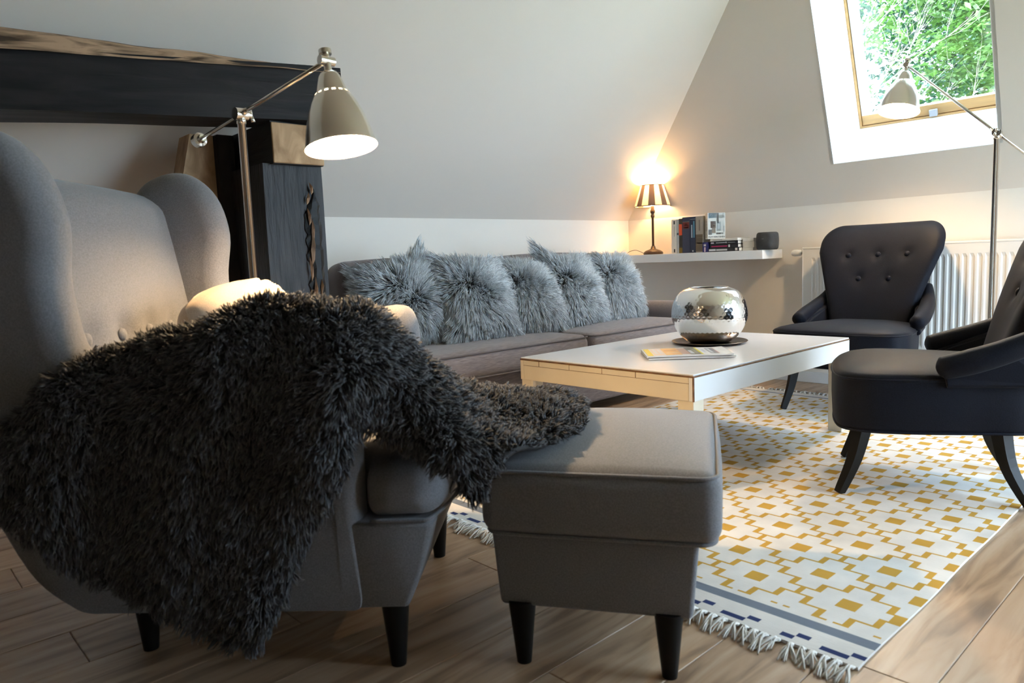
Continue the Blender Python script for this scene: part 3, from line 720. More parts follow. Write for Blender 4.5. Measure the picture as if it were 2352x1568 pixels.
# ================================================================== OTTOMAN
OT = thing('ottoman', 'grey fabric footstool with overhanging cushion lid and black tapered legs', 'footstool', (1.317, 1.076, 0), math.radians(32.2))
V, F = rbox_vf((0.575, 0.425, 0.17), 0.012, 3, 2); V[:, 1] *= 1-0.07*(0.085-V[:, 2])/0.17; V += np.array([-0.006, 0.020, 0.215])
shade_auto(vf_part('body', (V, F), M['grey_fab'], OT), 50)
V, F = cushion_vf((0.615, 0.486, 0.145), 0.034, 4, 11, (0.006, 0.006, 0.038), False); V += np.array([0, 0.009, 0.3575])
lid = vf_part('cushion_lid', (V, F), M['grey_fab'], OT)
def rr(hx, hy, r, z, n=6):
    pts = []
    for (cx, cy, a0) in ((hx-r, hy-r, 0), (-hx+r, hy-r, PI/2), (-hx+r, -hy+r, PI), (hx-r, -hy+r, 1.5*PI)):
        for k in range(n+1): a = a0+k*PI/2/n; pts.append((cx+r*math.cos(a), cy+r*math.sin(a), z))
    return pts
part('piping', MB().tube([(px, py+.009, pz) for px, py, pz in rr(0.302, 0.2375, 0.035, 0.4215)], 0.0042, 6, True), M['grey_fab'], lid, True)
part('piping', MB().tube([(px, py+.009, pz) for px, py, pz in rr(0.298, 0.2335, 0.035, 0.2885)], 0.004, 6, True), M['grey_fab'], lid, True)
LEG2 = MB().lathe([(0.0001, 0.14), (0.030, 0.14), (0.0155, 0.0), (0.0001, 0.0)], 20).mesh('leg', M['black_wood'], True)
for sx in (-1, 1):
    for sy in (-1, 1): shade_auto(obj('leg', LEG2, OT, (sx*0.264-0.012, sy*0.152+0.022, 0.0095 if sx > 0 else 0)), 50)

# ================================================================== FUR THROW
ctrl = [  # columns from the chair's rear to the footstool; rows from the inner edge over the arm to the hanging hem (chair space)
 [(-.440,.875,.470),(-.452,.875,.462),(-.462,.868,.45),(-.468,.855,.425),(-.468,.84,.395),(-.460,.825,.37)],
 [(-.440,.80,.520),(-.452,.80,.515),(-.462,.795,.50),(-.475,.785,.465),(-.478,.765,.435),(-.465,.745,.41)],
 [(-.425,.70,.605),(-.440,.70,.60),(-.455,.69,.585),(-.478,.68,.52),(-.485,.675,.445),(-.47,.67,.39)],
 [(-.33,.60,.705),(-.36,.60,.70),(-.425,.59,.67),(-.470,.585,.58),(-.480,.59,.44),(-.465,.59,.325)],
 [(-.235,.46,.58),(-.27,.455,.70),(-.385,.45,.72),(-.465,.455,.60),(-.478,.475,.42),(-.455,.49,.255)],
 [(-.225,.33,.53),(-.265,.32,.715),(-.380,.315,.735),(-.462,.33,.60),(-.480,.355,.40),(-.455,.384,.20)],
 [(-.215,.21,.52),(-.260,.195,.735),(-.375,.19,.758),(-.462,.21,.60),(-.485,.235,.38),(-.455,.26,.135)],
 [(-.205,.12,.52),(-.255,.11,.745),(-.370,.10,.770),(-.465,.115,.62),(-.485,.15,.42),(-.455,.19,.215)],
 [(-.18,.06,.52),(-.245,.05,.745),(-.365,.045,.768),(-.462,.045,.66),(-.480,.07,.53),(-.460,.093,.405)],
 [(-.14,.02,.52),(-.22,.00,.720),(-.345,-.012,.742),(-.442,-.01,.67),(-.460,.01,.60),(-.445,.03,.545)],
 [(-.04,-.02,.50),(-.16,-.04,.64),(-.30,-.055,.695),(-.40,-.06,.64),(-.432,-.055,.575),(-.42,-.045,.515)],
 [(.06,-.06,.49),(-.10,-.09,.575),(-.25,-.11,.635),(-.365,-.125,.585),(-.425,-.135,.52),(-.435,-.14,.465)],
 [(.13,-.13,.485),(-.03,-.155,.535),(-.20,-.172,.575),(-.335,-.178,.535),(-.415,-.185,.48),(-.43,-.185,.405)],
 [(.19,-.25,.485),(.05,-.265,.51),(-.12,-.272,.535),(-.25,-.265,.512),(-.33,-.258,.49),(-.375,-.252,.475)],
 [(.17,-.345,.482),(.06,-.355,.50),(-.06,-.36,.515),(-.15,-.352,.502),(-.215,-.34,.488),(-.26,-.33,.474)],
 [(.06,-.40,.478),(.0,-.405,.485),(-.06,-.408,.49),(-.09,-.41,.487),(-.115,-.41,.48),(-.14,-.41,.474)],
]
G = np.array(ctrl)
nC, nR = 6, 8
G1 = np.array([catmull(G[:, r], nC) for r in range(G.shape[1])]).transpose(1, 0, 2)
G2 = np.array([catmull(G1[c], nR) for c in range(G1.shape[0])])
cu_, cv_ = G2.shape[0], G2.shape[1]
du = np.gradient(G2, axis=0); dv = np.gradient(G2, axis=1); GN = np.cross(du, dv); GN /= np.linalg.norm(GN, axis=2, keepdims=True)+1e-9
if np.mean(GN[5:40, cv_-8, 0]) > 0: GN = -GN
for i in range(cu_):
    for j in range(cv_):
        p = G2[i, j]; G2[i, j] += GN[i, j]*(0.030*mnoise.noise(Vector((p[0]*4, p[1]*7.5, p[2]*2.2)))+0.012*mnoise.noise(Vector(p*13.0)))
V = G2.reshape(-1, 3); F = []
for i in range(cu_-1):
    for j in range(cv_-1):
        q = (i*cv_+j, (i+1)*cv_+j, (i+1)*cv_+j+1, i*cv_+j+1); F.append(q)
e0 = V[F[0][1]]-V[F[0][0]]
fn = np.cross(V[F[60*0+200][1]]-V[F[200][0]], V[F[200][2]]-V[F[200][0]])
mid_i = (36*(cv_-1)+cv_-10); nrm_ = np.cross(V[F[mid_i][1]]-V[F[mid_i][0]], V[F[mid_i][2]]-V[F[mid_i][0]])
if nrm_[0] > 0: F = [f[::-1] for f in F]
TH = thing('fur_throw', 'shaggy charcoal fur throw draped from the armchair arm onto the footstool', 'throw', (1.01, 1.457, 0), math.radians(44))
lower = V-GN.reshape(-1, 3)*0.012; nV = len(V); Fs = list(F)+[tuple(nV+k for k in f[::-1]) for f in F]
edge = [i*cv_ for i in range(cu_)]+[(cu_-1)*cv_+j for j in range(1, cv_)]+[i*cv_+cv_-1 for i in range(cu_-2, -1, -1)]+[j for j in range(cv_-2, 0, -1)]
for k in range(len(edge)): a, b = edge[k], edge[(k+1) % len(edge)]; Fs.append((a, b, nV+b, nV+a))
hide = vf_part('hide', (np.vstack([V, lower]), Fs), M['hide_dark'], TH)
def comb_throw(P, N):
    D = np.zeros_like(P); D[:, 2] = -0.9
    for i, p in enumerate(P):
        nn = mnoise.noise_vector(Vector(p*6.0)); D[i] += np.array(nn)*1.1
    return D
fo = obj('fur', fur_mesh('fur', V, F, 66000, 0.028, 0.0036, comb_throw, M['fur_dark'], clump_n=6500, clump=0.55, lift=0.85, droop=0.10, jitter=0.42, seed=2, curl=0.2), TH); fo['kind'] = 'stuff'

# ================================================================== BEIGE PILLOW ON THE ARMCHAIR
BP = thing('scatter_pillow', 'plain beige cotton pillow with gathered corner lying in the armchair', 'pillow', (1.01, 1.457, 0), math.radians(44))
V = []; F = []; n = 41
def pil(sz):
    for i in range(n):
        for j in range(n):
            u = -1+2*i/(n-1); v = -1+2*j/(n-1)
            h = max(0, (1-abs(u)**3))**.5*max(0, (1-abs(v)**3))**.5*0.11
            pin = 1-0.16*u*u*v*v; pin2 = 1-0.16*u*u*v*v
            a = math.atan2(v-1.1, u-1.1); w = 0.006*math.sin(a*26)*max(0, 1.6-math.hypot(u-1, v-1))*(1 if h > .01 else 0)
            V.append((u*0.20*pin2, v*0.19*pin, sz*(h+w)))
pil(1); pil(-1)
for s_ in (0, n*n):
    for i in range(n-1):
        for j in range(n-1):
            q = (s_+i*n+j, s_+(i+1)*n+j, s_+(i+1)*n+j+1, s_+i*n+j+1); F.append(q if s_ == 0 else q[::-1])
o = vf_part('cover', (V, F), M['beige'], BP)
MPIL = Matrix.Translation((0.12, 0.445, 0.645)) @ Matrix.Rotation(math.radians(-10), 4, 'Z') @ Matrix.Rotation(math.radians(66), 4, 'X') @ Matrix.Rotation(math.radians(8), 4, 'Z')
o.matrix_local = MPIL
o2 = part('piping', MB().tube([(0.20*math.copysign(abs(math.cos(a))**.55, math.cos(a))*.97, 0.19*math.copysign(abs(math.sin(a))**.55, math.sin(a))*.97, 0) for a in np.linspace(0, 2*PI, 48, endpoint=False)], 0.004, 6, True), M['beige'], BP, True)
o2.matrix_local = MPIL

# ================================================================== SOFA
SX0, SX1, SXM = 1.80, 3.88, 2.87
SO = thing('sofa', 'long taupe linen sofa with loose seat cushions below the sloped wall', 'sofa', (2.84, 3.0, 0))
def W2(v): return np.asarray(v, float)-np.array([2.84, 3.0, 0])
def sofa_box(name, a, b, r, crown=(0, 0, 0), mid=9, m='sofa_fab', par=None, tilt=0.0):
    a = np.array(a, float); b = np.array(b, float); V, F = cushion_vf(b-a, r, 4, mid, crown)
    if tilt:
        c, s = math.cos(tilt), math.sin(tilt); h = (b-a)[2]/2
        yy = V[:, 1].copy(); zz = V[:, 2]+h; V[:, 1] = yy*c+zz*s; V[:, 2] = -yy*s+zz*c-h
    return vf_part(name, (W2(V+(a+b)/2), F), M[m], par or SO)
sofa_box('base', (SX0-0.02, 2.58, 0.06), (SX1+0.02, 3.42, 0.315), 0.02, mid=2)
for (x0, x1) in ((SX0, SXM-0.004), (SXM+0.004, SX1)):
    c = sofa_box('seat_cushion', (x0, 2.50, 0.318), (x1, 3.25, 0.452), 0.045, (0.0, 0.012, 0.022), 13)
    hx = (x1-x0)/2-0.003; cx = (x0+x1)/2
    for z in (0.440, 0.327):
        pts = [(cx+px, 2.875+py, z) for px, py, _ in rr(hx, 0.376, 0.045, 0)]
        part('piping', MB().tube(W2(pts), 0.0045, 6, True), M['piping_dark'], c, True)
for (x0, x1) in ((1.78, 2.765), (2.785, 3.76)):
    c = sofa_box('back_cushion', (x0, 3.08, 0.44), (x1, 3.27, 0.875), 0.06, (0.0, 0.035, 0.02), 13, tilt=math.radians(8))
    pts = [(x0+0.02, 3.16, 0.62), (x0+0.012, 3.185, 0.78), (x0+0.045, 3.20, 0.852), (x0+.15, 3.205, 0.874), ((x0+x1)/2, 3.21, 0.884), (x1-.15, 3.205, 0.874), (x1-0.045, 3.20, 0.852), (x1-0.012, 3.185, 0.78), (x1-0.02, 3.16, 0.62)]
    part('piping', MB().tube(W2(catmull(pts, 5)), 0.0045, 6), M['piping_dark'], c, True)
sofa_box('back_frame', (SX0-0.02, 3.30, 0.06), (SX1+0.02, 3.46, 0.80), 0.05, mid=2)
sofa_box('armrest', (SX0-0.22, 2.56, 0.06), (SX0-0.022, 3.46, 0.58), 0.08, mid=4)
sofa_box('armrest', (SX1+0.022, 2.56, 0.06), (SX1+0.22, 3.46, 0.55), 0.08, mid=4)
for x in (SX0-0.15, SX1+0.15):
    for yy in (2.65, 3.38): part('foot', MB().bbox(W2((x-.03, yy-.03, 0)), W2((x+.03, yy+.03, .06)), 0.004), M['black_wood'], SO)

# fur pillows leaning on the sofa back
def fur_pillow(label, bx, by, bz, half, lean, spin, yawd, seed, ears):
    t = thing('fur_pillow', label, 'pillow', (bx, by, bz), math.radians(yawd), 'fur pillows along the sofa')
    V = []; F = []; n = 25
    for sz in (1, -1):
        for i in range(n):
            for j in range(n):
                u = -1+2*i/(n-1); v = -1+2*j/(n-1)
                h = (max(0, 1-abs(u)**3.0)*max(0, 1-abs(v)**3.0))**.5*0.072
                p1 = 1-0.13*(1-abs(u))*(v*v); p2 = 1-0.13*(1-abs(v))*(u*u)
                ex = 0.0
                if v > 0.3: ex = ears[0 if u < 0 else 1]*max(0, (abs(u)-.35)/.65)**2*max(0, (v-.3)/.7)**2
                V.append((u*half*p2, v*half*p1+ex, sz*h))
    for s_ in (0, n*n):
        for i in range(n-1):
            for j in range(n-1):
                q = (s_+i*n+j, s_+(i+1)*n+j, s_+(i+1)*n+j+1, s_+i*n+j+1); F.append(q if s_ == 0 else q[::-1])
    # local: face normal +z -> towards -Y of the room, v axis up
    Mx = Matrix.Rotation(math.radians(lean), 4, 'X') @ Matrix.Rotation(math.radians(90), 4, 'X') @ Matrix.Rotation(math.radians(spin), 4, 'Z')
    V = np.array([tuple(Mx @ Vector(p)) for p in V]); V[:, 2] -= V[:, 2].min()
    vf_part('cover', (V, F), M['hide_light'], t)
    cen = V.mean(0); cen2 = cen+np.array([random.uniform(-.04, .04), 0, random.uniform(-.02, .05)])
    def comb(P, N):
        D = (P-cen2)*3.2; D[:, 1] *= 0.3; D[:, 2] -= 0.15
        for i, p in enumerate(P): D[i] += np.array(mnoise.noise_vector(Vector(p*9.0+cen*7)))*0.55
        return D
    o = obj('fur', fur_mesh('fur', V, F, 17500, 0.080, 0.0034, comb, M['fur_light'], clump_n=1900, clump=0.5, lift=0.36, jitter=0.12, seed=seed, droop=0.08, mask=lambda c: np.where(c[:, 1] > cen[1]+0.05, 0.25, 1.0)), t); o['kind'] = 'stuff'
    return t
fur_pillow('silver-grey fur pillow beside the dark timber post, one corner standing up', 1.99, 2.93, 0.467, 0.198, -24, 6, -6, 21, (0.0, 0.11))
fur_pillow('silver-grey fur pillow second from the timber post, reaching the seat front', 2.36, 2.84, 0.467, 0.205, -30, -7, 4, 22, (0.03, 0.06))
fur_pillow('silver-grey fur pillow slumped lowest in the middle of the sofa row', 2.78, 2.88, 0.467, 0.188, -32, -10, 5, 23, (0.0, 0.0))
fur_pillow('silver-grey fur pillow with two tall pointed corners', 3.17, 2.89, 0.467, 0.198, -25, -3, 6, 24, (0.12, 0.05))
fur_pillow('silver-grey fur pillow at the shelf end of the sofa', 3.58, 2.91, 0.467, 0.190, -22, -4, 8, 25, (0.0, 0.06))

# ================================================================== COFFEE TABLE
TX0, TX1, TY0, TY1, TZ = 2.10, 3.375, 1.375, 2.235, 0.44
CT = thing('coffee_table', 'low white-topped coffee table with worn cream painted sides', 'table', ((TX0+TX1)/2, (TY0+TY1)/2, 0))
tc_ = np.array([(TX0+TX1)/2, (TY0+TY1)/2, 0])
def tb(name, a, b, m, r=0.003, par=CT, label=None): return part(name, MB().bbox(np.array(a)-tc_, np.array(b)-tc_, r), M[m], par, False, label)
tb('tabletop', (TX0+.002, TY0+.002, TZ-0.006), (TX1-.002, TY1-.002, TZ), 'tabletop', 0.002)
tb('worn_edge', (TX0-.0005, TY0-.0005, TZ-0.0115), (TX1+.0005, TY1+.0005, TZ-0.006), 'worn', 0.0015, label='worn brown edge under the white top')
ap = 0.345
tb('apron', (TX0, TY0+0.02, ap), (TX0+0.02, TY1-0.02, TZ-0.0115), 'tableside'); tb('apron', (TX1-0.02, TY0+0.02, ap), (TX1, TY1-0.02, TZ-0.0115), 'tableside')
tb('apron', (TX0, TY0, ap), (TX1, TY0+0.02, TZ-0.0115), 'white'); tb('apron', (TX0, TY1-0.02, ap), (TX1, TY1, TZ-0.0115), 'tableside')  # apron facing the glazed doors coloured white for the daylight on it
tb('corner_strip', (TX0-.0008, TY0-.0008, ap), (TX0+0.005, TY0+0.005, TZ-0.0115), 'worn', 0.001)
for k, (yy, w) in enumerate(((1.62, .003), (1.78, .002), (1.95, .002), (2.12, .003))):
    tb('joint_line', (TX0-.0006, yy, TZ-0.032), (TX0+.004, yy+w, TZ-0.0115), 'worn', 0.0005)
tb('joint_line', (TX0-.0006, TY0+.02, TZ-0.0335), (TX0+.004, TY1-.02, TZ-0.032), 'worn', 0.0005)
for x in (TX0+.003, TX1-0.065-.003):
    for yy in (TY0+.003, TY1-0.065-.003): tb('leg', (x, yy, 0.008), (x+0.065, yy+0.065, TZ-0.012), 'tableside', 0.004)
# bowl, plate, magazines
VZ = TZ+0.001
PLt = thing('plate', 'flat bronze plate under the silver bowl', 'plate', (2.905, 1.815, VZ))
part('dish', MB().lathe([(0.0001, 0.0), (0.10, 0.0), (0.15, 0.005), (0.168, 0.009), (0.170, 0.0105), (0.168, 0.012), (0.15, 0.0085), (0.10, 0.004), (0.0001, 0.004)], 72), M['plate'], PLt, True)
VA = thing('hammered_bowl', 'round hammered silver metal bowl on the coffee table', 'vase', (2.905, 1.815, VZ+0.0045))
pr = catmull([(0.0001, 0.0), (0.06, 0.0), (0.098, 0.006), (0.140, 0.045), (0.166, 0.100), (0.169, 0.140), (0.158, 0.190), (0.128, 0.232), (0.092, 0.248), (0.088, 0.249)], 9)
seg = 220; V = []; F = []
for i, (r, z) in enumerate(pr):
    for k in range(seg):
        a = 2*PI*k/seg; d = 0.0
        if 0.03 < z < 0.225:
            # rows of small pressed dimples
            rowf = z/0.0155; rw = round(rowf); kk = (k+(seg/44.0/2 if rw % 2 else 0))/(seg/44.0)
            q = ((rowf-rw)*2)**2+((kk-round(kk))*2.0)**2; d = -0.0017*math.exp(-q*2.6)
        V.append(((r+d)*math.cos(a), (r+d)*math.sin(a), z))
n_ = len(pr)
for i in range(n_-1):
    for k in range(seg): F.append((i*seg+k, i*seg+(k+1) % seg, (i+1)*seg+(k+1) % seg, (i+1)*seg+k))
part('body', MB().add(V, F), M['silver'], VA, True)
part('rim', MB().tube([(0.088*math.cos(a), 0.088*math.sin(a), 0.249) for a in np.linspace(0, 2*PI, 48, endpoint=False)], 0.0022, 8, True), M['silver'], VA, True)
pin = catmull([(0.087, 0.248), (0.125, 0.229), (0.154, 0.190), (0.165, 0.140), (0.162, 0.10), (0.136, 0.048), (0.09, 0.010), (0.0001, 0.006)], 5)
part('inside', MB().lathe([tuple(p) for p in pin], 64), M['silver'], VA, True)

def magazine(label, c, rz, w, h, th, z, prints, base):
    t = thing('magazine', label, 'magazine', (c[0], c[1], z), rz, 'magazines on the coffee table')
    mb = MB(); nseg = 12; V = []; F = []
    for i in range(nseg+1):
        u = -w/2+w*i/nseg; lift = 0.0025*math.sin(PI*i/nseg)+0.004*max(0, (i/nseg-.85)/.15)**2
        for (v, zz) in ((-h/2, 0 + lift*.6), (h/2, 0 + lift*.6), (h/2, th+lift), (-h/2, th+lift)): V.append((u, v, zz))
    for i in range(nseg):
        a, b = i*4, i*4+4
        F += [(a, b, b+3, a+3), (a+1, a+2, b+2, b+1), (a+3, b+3, b+2, a+2), (a, a+1, b+1, b)]
    F += [(0, 3, 2, 1), (nseg*4, nseg*4+1, nseg*4+2, nseg*4+3)]
    part('pages', mb.add(V, F), flat(base), t)
    for (u0, u1, v0, v1, col) in prints:
        mb = MB(); k = max(2, int(abs(u1-u0)*12)); V = []; F = []
        for i in range(k+1):
            f_ = u0+(u1-u0)*i/k; zz = th+0.0025*math.sin(PI*f_)+0.004*max(0, (f_-.85)/.15)**2+0.0006
            V += [(-w/2+w*f_, -h/2+h*v0, zz), (-w/2+w*f_, -h/2+h*v1, zz)]
        for i in range(k): F.append((2*i, 2*i+2, 2*i+3, 2*i+1))
        part('print', mb.add(V, F), flat(col, 0.3), t)
    return t
mag_rz = math.radians(-47)
magazine('white magazine lying under the colourful one', (2.50, 1.668), mag_rz+0.03, 0.34, 0.225, 0.006, VZ, [], (0.78, 0.78, 0.78))
magazine('magazine with yellow spine and orange photographs on its cover', (2.495, 1.670), mag_rz, 0.335, 0.225, 0.005, VZ+0.0095,
         [(0.02, .085, .03, .97, (.85, .66, .03)), (.10, .22, .08, .92, (.80, .62, .55)), (.115, .165, .2, .85, (.72, .72, .75)), (.175, .21, .2, .85, (.72, .72, .75)),
          (.23, .42, .05, .95, (.80, .45, .16)), (.25, .40, .28, .36, (.80, .62, .45)), (.25, .40, .60, .68, (.55, .22, .08)), (.42, .52, .1, .9, (.62, .40, .32)), (.52, .64, .05, .95, (.16, .15, .12)),
          (.53, .575, .15, .6, (.70, .72, .78)), (.585, .635, .2, .8, (.35, .34, .25)), (.64, .665, .03, .97, (.80, .72, .05)), (.70, .725, .3, .7, (.55, .57, .72)), (.76, .86, .15, .85, (.28, .28, .32)), (.77, .83, .22, .78, (.72, .74, .78)), (.835, .865, .15, .85, (.70, .32, .24))], (0.80, 0.80, 0.81))

# ================================================================== RUG
RX0, RX1, RY0, RY1 = 1.425, 4.10, 0.555, 2.40
RG = thing('rug', 'flat-woven white rug with mustard stepped diamond pattern and fringe', 'rug', ((RX0+RX1)/2, (RY0+RY1)/2, 0))
HX, HY = 0.1263, 0.1187; PX0, PY0 = 1.676, 0.677
def pat(dx, dy):
    """dx, dy run 0..1 between two motif centres at (0,0) and (1,1)"""
    if (dx < 0.20 and dy < 0.20) or (dx > 0.80 and dy > 0.80): return 1
    if dy > 0.5: dx, dy = 1-dx, 1-dy
    if dy < 0.06 and dx > 0.80: return 1
    if 0.22 < dy < 0.36 and 0.47 < dx < 0.86: return 1
    if dy < 0.30: return 1 if 0.80 < dx < 0.86 else 0
    return 1 if 0.47 < dx < 0.53 else 0
def fold(x, y):
    a = (x-PX0)/HX; b = (y-PY0)/HY; i = math.floor(a); j = math.floor(b); fa, fb = a-i, b-j
    return (fa, fb) if (i+j) % 2 == 0 else (1-fa, fb)
br_x = [0, .14, .20, .47, .53, .80, .86]
br_y = [0, .06, .20, .22, .30, .36, .64, .70, .78, .80, .94]
xs = set([RX0, RX1]); ys = set([RY0, RY1])
for k in range(-3, 24):
    for f_ in br_x: xs.add(round(PX0+HX*(k+f_), 5))
for k in range(-3, 18):
    for f_ in br_y: ys.add(round(PY0+HY*(k+f_), 5))
PAT0, PAT1 = 1.556, 4.00
xs = sorted(x for x in xs if RX0 <= x <= RX1 and (PAT0 <= x <= PAT1 or x in (RX0, RX1))); 
extra = [1.425, 1.440, 1.4575, 1.475, 1.512, 1.547, PAT0, PAT1, 4.012, 4.030, 4.085]
xs = sorted(set(xs) | set(extra)); ysP = sorted(y for y in ys if RY0 <= y <= RY1)
chk = [RY0+k*0.0295 for k in range(1, 62)]
ys = sorted(set(ysP) | set(round(c, 5) for c in chk))
WH, YE, GR, NV = (.80, .75, .69), (.60, .34, .06), (.20, .225, .27), (.035, .05, .14)
rug_m = {}
V = []; F = []; cols = []
def rz(x, y): return 0.0075+0.0012*mnoise.noise(Vector((x*3, y*3, 0)))+0.002*max(0, mnoise.noise(Vector((x*1.3, y*1.3, 5))))
for x in xs:
    for yv in ys: V.append((x-(RX0+RX1)/2, yv-(RY0+RY1)/2 + (0.004*mnoise.noise(Vector((x*4, yv, 2))) if yv in (RY0, RY1) else 0), rz(x, yv)))
ny_ = len(ys)
for i in range(len(xs)-1):
    for j in range(ny_-1):
        F.append((i*ny_+j, (i+1)*ny_+j, (i+1)*ny_+j+1, i*ny_+j+1)); cx = (xs[i]+xs[i+1])/2; cy = (ys[j]+ys[j+1])/2
        if cx > PAT0 and cx < PAT1: dx, dy = fold(cx, cy); cols.append(YE if ((pat(dx, dy) and not (cx < 1.576 and min(dy, 1-dy) < .2 and (abs(dx-.5) > .36 or min(dy, 1-dy) < .06))) or (cy < RY0+0.028 and (dx < .19 if dy > .5 else dx > .81))) else WH)
        elif 1.512 < cx < 1.547 or 4.012 < cx < 4.030: cols.append(GR)
        elif 1.440 < cx < 1.475:
            k = int((cy-RY0)/0.0295); r_ = 0 if cx < 1.4575 else 1
            cols.append(NV if (k % 4 in ((0,) if r_ else (1,)) or (k % 4 == 2 and r_ == 0 and k % 8 == 2)) else WH)
        else: cols.append(WH)
nv0 = len(V); V += [(x, yv, 0.001) for x, yv, z in V[:nv0]]
top_n = len(F); bF = []
ring = [i*ny_ for i in range(len(xs))]+[(len(xs)-1)*ny_+j for j in range(1, ny_)]+[i*ny_+ny_-1 for i in range(len(xs)-2, -1, -1)]+[j for j in range(ny_-2, 0, -1)]
for k in range(len(ring)): a, b = ring[k], ring[(k+1) % len(ring)]; F.append((b, a, nv0+a, nv0+b)); cols.append(WH)
me = bpy.data.meshes.new('weave'); me.from_pydata(V, [], F); me.update()
ca = me.color_attributes.new('dye', 'FLOAT_COLOR', 'CORNER'); buf = []
for p, c in zip(me.polygons, cols): buf += list((*c, 1.0))*p.loop_total
ca.data.foreach_set('color', buf)
mr, n, l, b = new_mat('rug_weave')
atr = n.new('ShaderNodeAttribute'); atr.attribute_name = 'dye'; tc = n.new('ShaderNodeTexCoord')
nz = n.new('ShaderNodeTexNoise'); nz.inputs['Scale'].default_value = 7; nz.inputs['Detail'].default_value = 5; l.new(tc.outputs['Object'], nz.inputs[0])
mp = n.new('ShaderNodeMapping'); mp.inputs['Scale'].default_value = (1, .12, 1); l.new(tc.outputs['Object'], mp.inputs[0])
nf = n.new('ShaderNodeTexNoise'); nf.inputs['Scale'].default_value = 420; l.new(mp.outputs[0], nf.inputs[0])
mr1 = n.new('ShaderNodeMapRange'); mr1.inputs[1].default_value = .3; mr1.inputs[2].default_value = .7; mr1.inputs[3].default_value = .86; mr1.inputs[4].default_value = 1.08; l.new(nz.outputs[0], mr1.inputs[0])
hs = n.new('ShaderNodeHueSaturation'); l.new(atr.outputs['Color'], hs.inputs['Color']); l.new(mr1.outputs[0], hs.inputs['Value']); l.new(hs.outputs[0], b.inputs['Base Color'])
b.inputs['Roughness'].default_value = .95; b.inputs['Specular IOR Level'].default_value = .15
bp = n.new('ShaderNodeBump'); bp.inputs['Strength'].default_value = .4; bp.inputs['Distance'].default_value = .002; l.new(nf.outputs[0], bp.inputs['Height']); l.new(bp.outputs[0], b.inputs['Normal'])
me.materials.append(mr); rw_ = obj('weave', me, RG)
m_fr = mat('fringe_cotton', (0.74, 0.70, 0.64), 0.95)
tas = []
for k in range(5):
    mb = MB(); R = random.Random(30+k); sway = R.uniform(-.02, .02)
    for q in range(9):
        y0 = R.uniform(-.006, .006); yb = y0*3+sway+R.uniform(-.010, .010); Lq = R.uniform(.045, .075)
        mb.tube(catmull([(0, y0, .006), (-Lq*.35, y0*.6+sway*.2, .009+R.uniform(0, .008)), (-Lq*.75, yb*.7, .006+R.uniform(0, .006)), (-Lq, yb, .003)], 3), [.0024]*4+[.0021]*3+[.0018]*3, 5)
    mb.lathe([(0.0001, -.006), (.006, -.003), (.007, 0), (.006, .003), (0.0001, .006)], 8, (-.006, 0, .007))
    tas.append(mb.mesh('tassel', m_fr, True))
for side_, xx, sg in ((0, RX0, 0), (1, RX1-.012, PI)):
    k = 0; yy = RY0+.012
    while yy < RY1:
        if side_ == 0 or yy < 2.4: obj('tassel', tas[(k*3+side_) % 5], RG, (xx-(RX0+RX1)/2, yy-(RY0+RY1)/2, .0), (0, 0, sg+random.uniform(-.35, .35)))
        yy += 0.026+random.uniform(-.003, .003); k += 1

